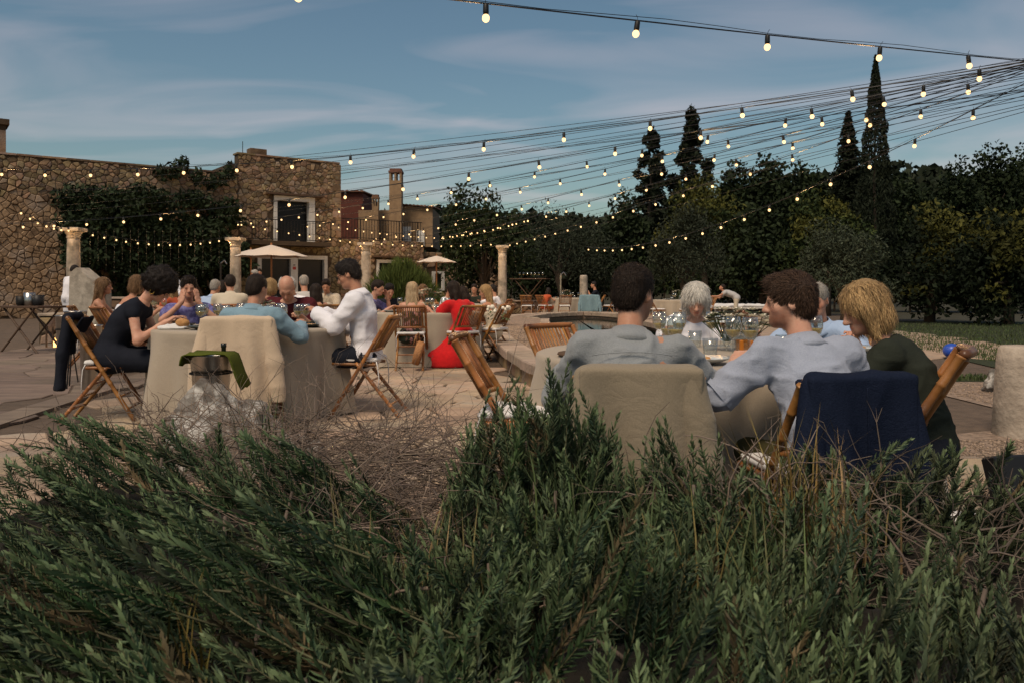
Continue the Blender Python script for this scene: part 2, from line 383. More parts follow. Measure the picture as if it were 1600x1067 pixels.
def lay_stones(name, cells, M, mat, parent, gap, hgt, bev, seed, most=300, rank=None, hv=.4, tilt=0., rest_name=None):
    rr = random.Random(seed); geo = []
    for p, poly in cells:
        g = stone_geo(p, poly, gap * rr.uniform(.7, 1.3), hgt * rr.uniform(1 - hv, 1 + hv), bev, rr, tilt)
        if g: geo.append((p, g))
    if rank: geo.sort(key=lambda a: rank(*a[0]))
    rest = MB()
    for i, (p, (vs, fs)) in enumerate(geo):
        ws = [M(*v) for v in vs]
        if i < most:
            c = Vector(M(p[0], p[1], 0)); mb = MB().raw([Vector(v_) - c for v_ in ws], fs); o = mb.build(name, mat, parent); o.location = c
        else: rest.raw(ws, fs)
    if rest.v: tag(rest.build(rest_name or name + '_field', mat, parent), kind='stuff')
# ================================================================== ground
def grid_sheet(name, x0, x1, y0, y1, nx, ny, zf, mat):
    xs = np.linspace(x0, x1, nx); ys = np.linspace(y0, y1, ny); X, Y = np.meshgrid(xs, ys, indexing='ij'); V = np.stack([X.ravel(), Y.ravel(), zf(X.ravel(), Y.ravel())], 1)
    i = np.arange(nx * ny).reshape(nx, ny); Q = np.stack([i[:-1, :-1].ravel(), i[1:, :-1].ravel(), i[1:, 1:].ravel(), i[:-1, 1:].ravel()], 1)
    return tag(link(name, np_mesh(name, V, Q, smooth=True), mat), kind='structure')
def hill_z(x, y):
    d = np.clip((y - 46) / 60, 0, 1); d = d * d * (3 - 2 * d)
    a = np.clip((x - 8) / 45, 0, 1); a = a * a * (3 - 2 * a)
    hills = d * (4.5 + 7.5 * a + 2 * np.sin(x * .05 + 1) + 1.5 * np.sin(x * .11 + y * .03))
    far = np.clip((np.hypot(x, y) - 300) / 300, 0, 1)
    return -.03 + hills * (1 - far)
hl = grid_sheet('terrain', -900, 900, -60, 1800, 130, 130, lambda x, y: hill_z(x, y), m_ground)
# finer near hills are inside the same sheet; the terrace mortar bed lies on it
bed = tag(MB().box((-2, 18, -.02), (16, 20, .012)).build('terrace', m_joint), kind='structure')
KX = lambda y: -3.95 - .11 * (y - 6)               # line of the joint between the upper walk and the terrace
pool_out = [(1.05, 6.6), (.55, 7.3), (.2, 8.6), (-.06, 10.6), (-.3, 13), (-.5, 16), (-.55, 20), (-.1, 24.2), (1.1, 27), (2.6, 28), (3.8, 26.5), (4.5, 23), (4.7, 18), (4.5, 13), (4, 9.5), (3, 7.3), (2, 6.4)]
def smooth_loop(pts, it=2):
    for _ in range(it):
        o = []
        for i in range(len(pts)):
            a = pts[i]; b = pts[(i + 1) % len(pts)]
            o += [(a[0] * .75 + b[0] * .25, a[1] * .75 + b[1] * .25), (a[0] * .25 + b[0] * .75, a[1] * .25 + b[1] * .75)]
        pts = o
    return pts
pool_out = smooth_loop(pool_out)
def offset_loop(pts, d):
    o = []; n = len(pts)
    for i in range(n):
        a = pts[i - 1]; b = pts[(i + 1) % n]; tx, ty = b[0] - a[0], b[1] - a[1]; L = math.hypot(tx, ty); nx_, ny_ = ty / L, -tx / L
        if (2.1 - pts[i][0]) * nx_ + (16 - pts[i][1]) * ny_ < 0: nx_, ny_ = -nx_, -ny_
        dd = d(pts[i]) if callable(d) else d
        o.append((pts[i][0] + nx_ * dd, pts[i][1] + ny_ * dd))
    return o
def in_poly(x, y, pts):
    c = False; n = len(pts)
    for i in range(n):
        a = pts[i]; b = pts[i - 1]
        if (a[1] > y) != (b[1] > y) and x < (b[0] - a[0]) * (y - a[1]) / (b[1] - a[1]) + a[0]: c = not c
    return c
cells = voronoi(-6.5, 4.2, 2.6, 12, .5, .4, 5, keep=lambda x, y: x > KX(y) + .3 and not in_poly(x, y, pool_out) and x < 2.6 and (x < 2.4 or y < 6))
lay_stones('flagstone', cells, lambda x, y, z: (x, y, z), m_flag, bed, .017, .013, .014, 3, rank=lambda x, y: math.hypot(x * .6, y), tilt=.008)
cells = voronoi(-13, 10, 12.2, 34, .8, .7, 6, keep=lambda x, y: x > KX(y) + .3 and not in_poly(x, y, pool_out))
lay_stones('flagstone', cells, lambda x, y, z: (x, y, z), m_flag, bed, .02, .012, .02, 4, most=0, rest_name='far_flagstones')
walk = tag(MB().raw([(KX(1) - 8, 1, .015), (KX(1) - .06, 1, .015), (KX(32) - .06, 32, .015), (KX(32) - 14, 32, .015), (KX(1) - .06, 1, -.03), (KX(32) - .06, 32, -.03)], [(0, 1, 2, 3), (1, 4, 5, 2)]).build('upper_walk', m_joint), kind='structure')
cells = voronoi(-9.5, -2.5, 2.2, 16, .95, .42, 8, keep=lambda x, y: KX(y) - 4 < x < KX(y) - .3)
lay_stones('flagstone', cells, lambda x, y, z: (x, y, z + .017), m_flagg, walk, .01, .008, .01, 9, rank=lambda x, y: y - .3 * x, tilt=.01, most=220)
for k in range(24):                                  # edging slabs of the walk
    y0 = 2.4 + k * .95; y1 = y0 + .92
    vs = [(KX(y0) - .3, y0, -.02), (KX(y0) - .02, y0, -.02), (KX(y1) - .02, y1, -.02), (KX(y1) - .3, y1, -.02)]
    mb = MB().raw(vs + [(a, b, .028 + .004 * math.sin(k * 3.1)) for a, b, _ in vs], [(3, 2, 1, 0), (4, 5, 6, 7), (0, 1, 5, 4), (1, 2, 6, 5), (2, 3, 7, 6), (3, 0, 4, 7)])
    mb.build('edging_slab', m_flagg, walk)
gravel = tag(MB().raw([(2.4, .8, .002), (30, .8, .002), (30, 9.3, .002), (4.4, 9.3, .002), (4.4, 6.4, .002), (2.5, 5.6, .002)], [(0, 1, 2, 3, 4, 5)]).build('gravel_ground', m_gravel), kind='structure')
# individual pebbles of the gravel near the table
def pebbles(name, n, spot, zf, rad, mat, seed, parent=None):
    rr = np.random.default_rng(seed); base = np.array([(1, 0, 0), (0, 1, 0), (-1, 0, 0), (0, -1, 0), (.1, 0, 1), (0, .1, -1)], np.float32)
    fa = np.array([(0, 1, 4), (1, 2, 4), (2, 3, 4), (3, 0, 4), (1, 0, 5), (2, 1, 5), (3, 2, 5), (0, 3, 5)])
    c = spot(rr, n); n = len(c); s_ = rr.uniform(.5, 1.3, (n, 1, 3)) * rad; s_[:, :, 2] *= .55; a = rr.uniform(0, 6.28, n)
    rot = np.stack([np.stack([np.cos(a), -np.sin(a), 0 * a], 1), np.stack([np.sin(a), np.cos(a), 0 * a], 1), np.stack([0 * a, 0 * a, 1 + 0 * a], 1)], 1)
    V = np.einsum('nij,nkj->nki', rot, base[None] * s_) + np.concatenate([c, zf(c)[:, None]], 1)[:, None]
    Fa = (fa[None] + 6 * np.arange(n)[:, None, None]).reshape(-1, 3)
    col = np.repeat(rr.uniform(.55, 1.2, (n, 1)) * np.array([[1, .96, .9]]), 6, 0)
    return tag(link(name, np_mesh(name, V.reshape(-1, 3), Fa, smooth=True, col=col), mat, parent), kind='stuff')
m_peb = pm('pebble', (.31, .24, .185), (.24, .185, .145), 4, .85, vcol=True)
def gspot(rr, n): y = 3.2 + 6 * rr.random(n) ** 1.6; x = 2.45 + rr.random(n) * (y * .7 - 2.0); k = (x > 2.45) & ~((x < 4.5) & (y > 5.7)); return np.stack([x, y], 1)[k]
pebbles('gravel', 14000, gspot, lambda c: np.full(len(c), .004), .016, m_peb, 3)
# lawn on the right, with blades
lawn = tag(MB().raw([(4.4, 9.3, .006), (40, 9.3, .006), (46, 24, .006), (7.4, 27, .006), (7.2, 14, .006), (6.4, 9.6, .006)], [(0, 1, 2, 3, 4, 5)]).build('lawn', m_lawn), kind='structure')
def blades(name, pts, h, wd, mat, seed, col=(1, 1, 1), parent=None, curl=.5):
    rr = np.random.default_rng(seed); n = len(pts); a = rr.uniform(0, 6.28, n); hh = h * rr.uniform(.5, 1.3, n); ln = rr.uniform(.1, curl, n) * hh; d = np.stack([np.cos(a), np.sin(a)], 1); s_ = np.stack([-np.sin(a), np.cos(a)], 1) * wd * .5
    V = np.zeros((n, 5, 3)); V[:, 0, :2] = pts[:, :2] - s_; V[:, 1, :2] = pts[:, :2] + s_; V[:, 0, 2] = V[:, 1, 2] = pts[:, 2]
    mid = pts[:, :2] + d * (ln * .35)[:, None]; V[:, 2, :2] = mid + s_ * .8; V[:, 3, :2] = mid - s_ * .8; V[:, 2, 2] = V[:, 3, 2] = pts[:, 2] + hh * .6
    V[:, 4, :2] = pts[:, :2] + d * ln[:, None]; V[:, 4, 2] = pts[:, 2] + hh
    b = 5 * np.arange(n)[:, None]; q = b + np.array([[0, 1, 2, 3]]); t = b + np.array([[3, 2, 4]])
    cc = np.repeat(np.array(col)[None] * rr.uniform(.6, 1.25, (n, 1)) * (1 + rr.uniform(-.12, .12, (n, 3))), 5, 0)
    return link(name, np_mesh(name, V.reshape(-1, 3), [q, t], col=cc), mat, parent)
rr_ = np.random.default_rng(4); ly = 9.4 + 15 * rr_.random(28000) ** 1.5; lx = 4.5 + rr_.random(28000) * (ly * .7 - 3.2); k_ = ~((lx < 7.3) & (ly > 9.5)) | (lx > 7.3)
lp = np.stack([lx, ly, np.full(28000, .004)], 1)[(lx > np.where(ly > 9.8, 7.2, 4.5))]
tag(blades('lawn_grass', lp, .055, .014, m_grass, 5), kind='stuff')
# ================================================================== pool
inner = offset_loop(pool_out, lambda p: 1.25 if p[1] < 22 else .75)
n_ = len(pool_out)
ledge = MB(); TOP = .285
ledge.raw([(a, b, TOP) for a, b in offset_loop(pool_out, .28)] + [(a, b, TOP) for a, b in inner], [(i, (i + 1) % n_, n_ + (i + 1) % n_, n_ + i) for i in range(n_)])
ledge.raw([(a, b, TOP) for a, b in inner] + [(a, b, -.6) for a, b in inner], [(i, (i + 1) % n_, n_ + (i + 1) % n_, n_ + i) for i in range(n_)])
pl = tag(ledge.build('pool_ledge', m_pebble), kind='structure')
wallp = MB().raw([(a, b, TOP - .09) for a, b in offset_loop(pool_out, .05)] + [(a, b, -.05) for a, b in offset_loop(pool_out, .05)], [(i, (i + 1) % n_, n_ + (i + 1) % n_, n_ + i) for i in range(n_)])
wallp.build('pool_wall', m_mortar, pl)
tag(MB().raw([(a, b, .1) for a, b in inner], [tuple(range(n_))]).build('pool_water', m_water), kind='structure')
def loop_blocks(pts, d0, d1, z0, z1, step, mat, name, parent, seed, gap=.012):
    rr = random.Random(seed); L = []; acc = 0; path = []
    for i in range(len(pts)):
        a = Vector(pts[i]); b = Vector(pts[(i + 1) % len(pts)]); path.append((acc, a, b)); acc += (b - a).length
    def at(s_):
        s_ %= acc
        for st, a, b in reversed(path):
            if s_ >= st: t = (b - a).normalized(); return a + t * (s_ - st), t
    s_ = 0
    while s_ < acc - .15:
        L_ = step * rr.uniform(.75, 1.25); e = min(s_ + L_, acc); ring = []; h = rr.uniform(-.006, .006); ex = rr.uniform(-.012, .012)
        p0, t0 = at(s_ + gap); p1, t1 = at(e - gap)
        def nrm(p, t): q = Vector((t.y, -t.x)); return q if (Vector((2.1, 16)) - p).dot(q) > 0 else -q
        n0, n1_ = nrm(p0, t0), nrm(p1, t1)
        c4 = [p0 + n0 * (d0 + ex), p1 + n1_ * (d0 + ex), p1 + n1_ * d1, p0 + n0 * d1]; cc = sum(c4, Vector((0, 0))) / 4
        vs = [(c.x, c.y, z0) for c in c4] + [(c.x, c.y, z1 + h - .015) for c in c4] + [(cc.x + (c.x - cc.x) * .95, cc.y + (c.y - cc.y) * .95, z1 + h) for c in c4]
        fs = [(3, 2, 1, 0), (8, 9, 10, 11)] + [(l * 4 + k, l * 4 + (k + 1) % 4, l * 4 + 4 + (k + 1) % 4, l * 4 + 4 + k) for l in (0, 1) for k in range(4)]
        MB().raw(vs, fs).build(name, mat, parent); s_ = e
loop_blocks(pool_out, -.06, .3, TOP - .1, TOP + .012, .55, m_cop, 'coping_stone', pl, 2)
loop_blocks(pool_out, -.005, .06, .0, TOP - .105, .5, m_rubble, 'wall_stone', pl, 5)
loop_blocks(offset_loop(pool_out, lambda p: 1.2 if p[1] < 22 else .6), .0, .22, TOP - .1, TOP + .02, .6, m_cop, 'inner_coping_stone', pl, 7)
def pspot(rr, n):
    c = np.stack([rr.uniform(-.5, 2.6, n), rr.uniform(6.6, 17, n)], 1); po = offset_loop(pool_out, .3); k = [in_poly(a, b, po) and not in_poly(a, b, inner) for a, b in c]; return c[np.array(k)]
tag(pebbles('pebbles', 11000, pspot, lambda c: np.full(len(c), TOP + .001), .022, m_peb, 6, pl), kind='stuff')
# ================================================================== the stone house
UX, UY = .8, .6
def B(u, z, o=0.0): return (-7.8 + UX * u + UY * o, 36 + UY * u - UX * o, z)      # u along the facade, o outwards
house = empty('stone_house', B(-6, 0), 0, 'two-storey rubble stone house with balcony and white door frames', 'house')
hloc = Vector(house.location)
def HB(mb, name, mat, parent=None, smooth=False):
    mb.v = [tuple(Vector(v) - hloc) for v in mb.v]; o = mb.build(name, mat, parent or house, smooth); return o
def ubox(mb, u0, u1, z0, z1, o0, o1):
    vs = [B(u, z, o) for u in (u0, u1) for o in (o0, o1) for z in (z0, z1)]
    return mb.raw(vs, [(0, 1, 3, 2), (4, 6, 7, 5), (0, 4, 5, 1), (2, 3, 7, 6), (0, 2, 6, 4), (1, 5, 7, 3)])
HOLES = [(-3.05, -1.32, 3.12, 4.92), (-3.75, -.6, 0, 2.55), (1.85, 3.35, 0, 2.45), (-10.7, -10.2, 1.1, 2.9)]
def wall_mesh(u0, u1, z0, z1, holes, th=.5, zt=None):
    us = sorted({u0, u1, *[h for H_ in holes for h in H_[:2] if u0 < h < u1]}); zs = sorted({z0, z1, *[h for H_ in holes for h in H_[2:] if z0 < h < z1]}); mb = MB()
    for a, b in zip(us, us[1:]):
        for c, d in zip(zs, zs[1:]):
            if any(H_[0] - 1e-6 <= a and b <= H_[1] + 1e-6 and H_[2] - 1e-6 <= c and d <= H_[3] + 1e-6 for H_ in holes): continue
            ubox(mb, a, b, c, d, -th, 0)
    return mb
HB(wall_mesh(-22, -4.55, -.1, 5.86, HOLES), 'garden_side_wall', m_mortar)
HB(wall_mesh(-4.55, 0, -.1, 6.72, HOLES), 'tower_wall', m_mortar)
HB(wall_mesh(0, 4.4, -.1, 3.36, HOLES, 6), 'terrace_wall', m_mortar)
ubox(mb := MB(), -22, -4.6, -.1, 5.6, -7, -.55); ubox(mb, -4.5, -.05, -.1, 6.5, -6, -1.2); HB(mb, 'rear_wall', m_mortar)
def hk(x, y):
    return not any(H_[0] - .12 < x < H_[1] + .12 and H_[2] - .05 < y < H_[3] + .14 for H_ in HOLES)
VINE = lambda x, y: -11.3 < x < -5.0 and y < 4.9
for (u0, u1, z1, sd_, mst) in ((-15.5, -4.55, 5.86, 21, 300), (-4.55, 0, 6.72, 22, 300), (0, 4.4, 3.36, 23, 230)):
    cl = voronoi(u0, u1, 0, z1, .26, .145, sd_, .46, keep=hk)
    lay_stones('stone', cl, lambda x, y, z: tuple(Vector(B(x, y, z)) - hloc), m_rubble, house, .008, .036, .034, sd_, most=mst, rank=lambda x, y: -y + 9 * VINE(x, y), hv=.75, tilt=.08, rest_name='lower_stones')
# the side of the tower that stands above the terrace wall is flat mortar; quoins along the corner
for k in range(11):
    z0 = 3.4 + k * .3; ubox(mb := MB(), -.34 if k % 2 else -.2, .045, z0, z0 + .28, -.3, .05); HB(mb, 'quoin', m_rubble)
for k in range(14):                                       # capstones
    ubox(mb := MB(), -15.6 + k * .79, -15.6 + k * .79 + .77, 5.862, 5.93, -.55, .06); HB(mb, 'capstone', m_rubble)
for k in range(6):
    ubox(mb := MB(), -4.6 + k * .77, -4.6 + k * .77 + .75, 6.722, 6.79, -.55, .06); HB(mb, 'capstone', m_rubble)
ubox(mb := MB(), -4.0, -3.3, 6.8, 7.05, -.6, -.1); HB(mb, 'tower_chimney', m_rubble)
HB(MB().tube([B(-4.3, 6.75, -.2), B(-4.3, 7.3, -.2)], .015), 'aerial', m_iron)
# balcony door
ubox(mb := MB(), -3.05, -2.9, 3.12, 5.06, -.2, .075); dfr = HB(mb, 'balcony_door_frame', m_white)
ubox(mb := MB(), -1.47, -1.2, 3.12, 5.06, -.2, .075); HB(mb, 'balcony_door_frame', m_white)
ubox(mb := MB(), -3.05, -1.2, 4.9, 5.1, -.2, .082); HB(mb, 'balcony_door_lintel', m_white)
ubox(mb := MB(), -2.9, -1.47, 3.12, 4.9, -.35, -.3); HB(mb, 'balcony_door', m_dark)
ubox(mb := MB(), -3.4, -.85, 5.12, 5.2, -.05, .3); HB(mb, 'hood_mould', m_wood)
ubox(mb := MB(), -4.3, .1 - .9, 2.92, 3.1, 0, .95); HB(mb, 'balcony_slab', m_mortar)
rail = MB()
for z in (3.16, 3.98):
    rail.tube([B(-4.28, z, .06), B(-4.28, z, .92), B(-.82, z, .92), B(-.82, z, .06)], .018, 5)
rl = HB(rail, 'balcony_rail', m_iron)
for k in range(26):
    u = -4.28 + k * 3.46 / 25; HB(MB().tube([B(u, 3.16, .92), B(u, 3.98, .92)], .011 if k % 25 else .025, 5), 'baluster', m_iron)
# ground floor double door with white frame
for (a, b, c, d) in ((-3.75, -3.58, 0, 2.55), (-.75, -.6, 0, 2.55), (-2.3, -1.98, 0, 2.38), (-3.58, -.75, 2.38, 2.55)):
    ubox(mb := MB(), a, b, c, d, -.25, .06); HB(mb, 'door_frame', m_white)
for (a, b) in ((-3.58, -2.3), (-1.98, -.75)):
    ubox(mb := MB(), a, b, 0, 2.38, -.2, -.15); HB(mb, 'door', m_dark)
ubox(mb := MB(), -2.25, -2.04, 1.85, 2.2, .06, .07); sg = HB(mb, 'notice', m_white)
m_redpaint = pm('red_print', (.4, .05, .04), (.34, .05, .04), 4, .6)
ubox(mb := MB(), -2.22, -2.07, 1.92, 2.05, .07, .074); HB(mb, 'notice_print', m_redpaint)
ubox(mb := MB(), -2.2, -2.1, 2.1, 2.14, .07, .074); HB(mb, 'notice_print', m_iron)
# terrace wing opening
for (a, b, c, d) in ((1.85, 1.97, 0, 2.45), (3.23, 3.35, 0, 2.45), (1.97, 3.23, 2.3, 2.45)):
    ubox(mb := MB(), a, b, c, d, -.3, .06); HB(mb, 'door_frame', m_white)
ubox(mb := MB(), 1.97, 3.23, 0, 2.3, -.25, -.2); HB(mb, 'door', m_dark)
ubox(mb := MB(), 1.6, 3.7, 2.55, 2.63, 0, .25); HB(mb, 'hood_mould', m_wood)
# left white door
ubox(mb := MB(), -10.72, -10.5, .4, 2.95, -.2, .06); HB(mb, 'door_frame', m_white)
ubox(mb := MB(), -10.5, -10.2, .4, 2.9, -.2, -.1); HB(mb, 'door', m_dark)
# terrace railing on the wing
for k in range(30):
    u = .1 + k * 4.2 / 29; HB(MB().tube([B(u, 3.38, -.15), B(u, 4.3, -.15)], .014 if k % 7 else .03, 5), 'baluster', m_iron)
HB(MB().tube([B(.05, 4.3, -.15), B(4.4, 4.3, -.15)], .02, 5), 'terrace_rail', m_iron)
HB(MB().tube([B(.05, 3.44, -.15), B(4.4, 3.44, -.15)], .014, 5), 'terrace_rail', m_iron)
# little lean-to at the far end of the wing with a small window
ubox(mb := MB(), 4.42, 9.5, -.1, 2.9, -4, -.35); HB(mb, 'annexe_wall', m_mortar)
cl = voronoi(4.42, 9.5, 0, 2.9, .36, .3, 31, .36, keep=lambda x, y: not (4.95 < x < 5.85 and .9 < y < 2.05))
lay_stones('stone', cl, lambda x, y, z: tuple(Vector(B(x, y, z - .35)) - hloc), m_rubble, house, .02, .05, .05, 31, most=90, rank=lambda x, y: x, hv=.5, tilt=.04, rest_name='lower_stones')
for (a, b, c, d) in ((5.05, 5.2, 1, 1.95), (5.6, 5.75, 1, 1.95), (5.2, 5.6, 1.83, 1.95), (5.2, 5.6, 1.0, 1.1)):
    ubox(mb := MB(), a, b, c, d, -.5, -.26); HB(mb, 'window_frame', m_white)
ubox(mb := MB(), 5.2, 5.6, 1.1, 1.83, -.36, -.335); HB(mb, 'window_pane', m_dark)
# chimney at the left end of the wall
ubox(mb := MB(), -13.6, -12.75, 5.6, 6.75, -1.1, -.2); HB(mb, 'chimney_stack', m_rubble)
ubox(mb := MB(), -13.7, -12.65, 6.95, 7.15, -1.2, -.1); HB(mb, 'chimney_cap', m_mortar)
for (a, b) in ((-13.6, -13.4), (-13.2, -13.1), (-12.95, -12.75)):
    ubox(mb := MB(), a, b, 6.75, 6.95, -1.1, -.2); HB(mb, 'chimney_pier', m_mortar)
# upper buildings behind the terrace
def block(name, px0, px1, py0, py1, D, depth, mat, label, cat, tiles=None, slope=0):
    a = P(px0, py1, D); b = P(px1, py0, D); e = empty(name, ((a.x + b.x) / 2, D, 3.3), 0, label, cat)
    hw = (b.x - a.x) / 2; h = b.z - 3.3
    vs = [(-hw, 0, 0), (hw, 0, 0), (hw, depth, 0), (-hw, depth, 0), (-hw, 0, h), (hw, 0, h - slope), (hw, depth, h - slope), (-hw, depth, h)]
    MB().raw(vs, [(3, 2, 1, 0), (4, 5, 6, 7), (0, 1, 5, 4), (1, 2, 6, 5), (2, 3, 7, 6), (3, 0, 4, 7)]).build('wall', mat, e)
    if tiles:
        nt_ = tiles
        for k in range(nt_):
            x = -hw - .1 + (2 * hw + .2) * (k + .5) / nt_; z = h - slope * (x + hw) / (2 * hw) + .03; r = (2 * hw + .2) / nt_ * .5
            pr = [(x - r * math.cos(t), z + r * math.sin(t) * .8) for t in np.linspace(0, math.pi, 6)]
            MB().raw([(p[0], -.22, p[1]) for p in pr] + [(p[0], depth + .1, p[1] + .25) for p in pr], [(i, i + 1, i + 7, i + 6) for i in range(5)] + [tuple(range(6))[::-1]]).build('roof_tile', m_rooftile, e)
    return e
block('red_walled_house', 505, 567, 302, 375, 44, 5, m_redwall, 'dark red rendered house with tiled eaves rising behind the stone tower', 'house', 9)
block('low_stone_house', 560, 640, 329, 375, 43.2, 3, m_ochre, 'low dark stone wall of a house between the two rooftop chimneys', 'house')
gb = block('ochre_walled_house', 624, 676, 322, 375, 42, 4, m_ochre, 'small ochre house with tiled roof right of the tall chimney', 'house', 10, slope=.12)
MB().box((-.55, -.06, .55), (.3, .05, .5)).build('window', m_white, gb); MB().box((.25, -.06, .45), (.2, .05, .4)).build('window', m_white, gb)
def chimney(px, w_, py0, D, label):
    t = P(px, py0, D); e = empty('rooftop_chimney', (t.x, D, 3.3), 0, label, 'chimney'); h = t.z - 3.3; hw = w_ / 2 / F * D
    MB().box((0, 0, (h - .62) / 2), (hw, hw, (h - .62) / 2)).build('stack', m_ochre, e)
    for sx in (-1, 0, 1):
        for sy in (-1, 1): MB().box((sx * hw * .85, sy * hw * .85, h - .42), (hw * .16, hw * .16, .2)).build('pier', m_ochre, e)
    MB().box((0, 0, h - .17), (hw * 1.12, hw * 1.12, .05)).build('cap', m_rooftile, e)
    MB().box((0, 0, h - .06), (hw * .95, hw * .95, .06)).build('cap_tile', m_rooftile, e)
chimney(619, 19, 265, 41, 'tall square stone chimney with pierced cap on the terrace roof')
chimney(587, 10, 305, 42.6, 'short slim chimney left of the tall stone chimney')
# ================================================================== free-standing columns
def column(px, D, top, label, r=.185):
    X = PX(px, D); e = empty('stone_column', (X, D, 0), 0, label, 'column', 'old stone columns round the terrace')
    MB().box((0, 0, .12), (r * 1.5, r * 1.5, .12), bev=.02).build('plinth', m_limestone, e)
    MB().lathe([(r * 1.3, .24), (r * 1.3, .3), (r * 1.08, .36)], 20).build('base_ring', m_limestone, e, True)
    rr = random.Random(px)
    prof = [(r * (1.06 - .16 * t + rr.uniform(-.012, .012)), .36 + t * (top - .36 - .33)) for t in np.linspace(0, 1, 14)]
    MB().lathe(prof, 20).build('shaft', m_limestone, e, True)
    MB().lathe([(r * .9, top - .33), (r * 1.0, top - .29), (r * .93, top - .25), (r * 1.05, top - .2), (r * 1.3, top - .12)], 20).build('capital', m_limestone, e, True)
    MB().box((0, 0, top - .06), (r * 1.42, r * 1.42, .058), bev=.015).build('abacus', m_limestone, e)
column(115, 24, 2.92, 'round stone column at the left beside the white block', .2)
column(368, 27.5, 2.85, 'round stone column under the parasol near the tower', .19)
column(572, 30.6, 2.85, 'round stone column against the terrace wing wall', .2)
column(785, 32.9, 2.88, 'round stone column standing before the dark trees', .185)
e = empty('stone_post', P(912, 460, 31), 0, 'short broken stone post behind the far table', 'post'); e.location.z = 0
MB().lathe([(.17, 0), (.16, .8), (.15, 1.55), (.12, 1.62)], 12).build('shaft', m_limestone, e, True)
# ================================================================== trees
def leaf_cloud(cent, size, rr, up=.3, cols=((.04, .07, .025),), var=.3, elong=2.0):
    """cent (n,3): one bent leaf (2 tris, a folded kite) at each point"""
    n = len(cent); d = rr.normal(size=(n, 3)); d[:, 2] += up; d /= np.linalg.norm(d, axis=1, keepdims=True)
    s_ = np.cross(d, rr.normal(size=(n, 3))); s_ /= np.linalg.norm(s_, axis=1, keepdims=True) + 1e-9
    L = size * rr.uniform(.6, 1.4, (n, 1)); W = L / elong * .5; nn = np.cross(d, s_)
    V = np.stack([cent - d * L * .5, cent + s_ * W + nn * W * .35, cent + d * L * .5, cent - s_ * W + nn * W * .35], 1)
    b = 4 * np.arange(n)[:, None]; T = np.concatenate([b + np.array([[0, 1, 2]]), b + np.array([[0, 2, 3]])])
    cols = np.array(cols); c = cols[rr.integers(0, len(cols), n)] * rr.uniform(1 - var, 1 + var, (n, 1)); return V.reshape(-1, 3), T, np.repeat(c, 4, 0)
def clumps(lobes, n, rr, shell=.55):
    """points in ellipsoid lobes, thicker near their skins, patchy"""
    vol = np.array([l[1][0] * l[1][1] + l[1][1] * l[1][2] + l[1][0] * l[1][2] for l in lobes]); pk = rr.choice(len(lobes), n, p=vol / vol.sum())
    c = np.array([l[0] for l in lobes])[pk]; r = np.array([l[1] for l in lobes])[pk]
    d = rr.normal(size=(n, 3)); d /= np.linalg.norm(d, axis=1, keepdims=True); q = shell + (1 - shell) * rr.random((n, 1)) ** .7; return c + d * r * q
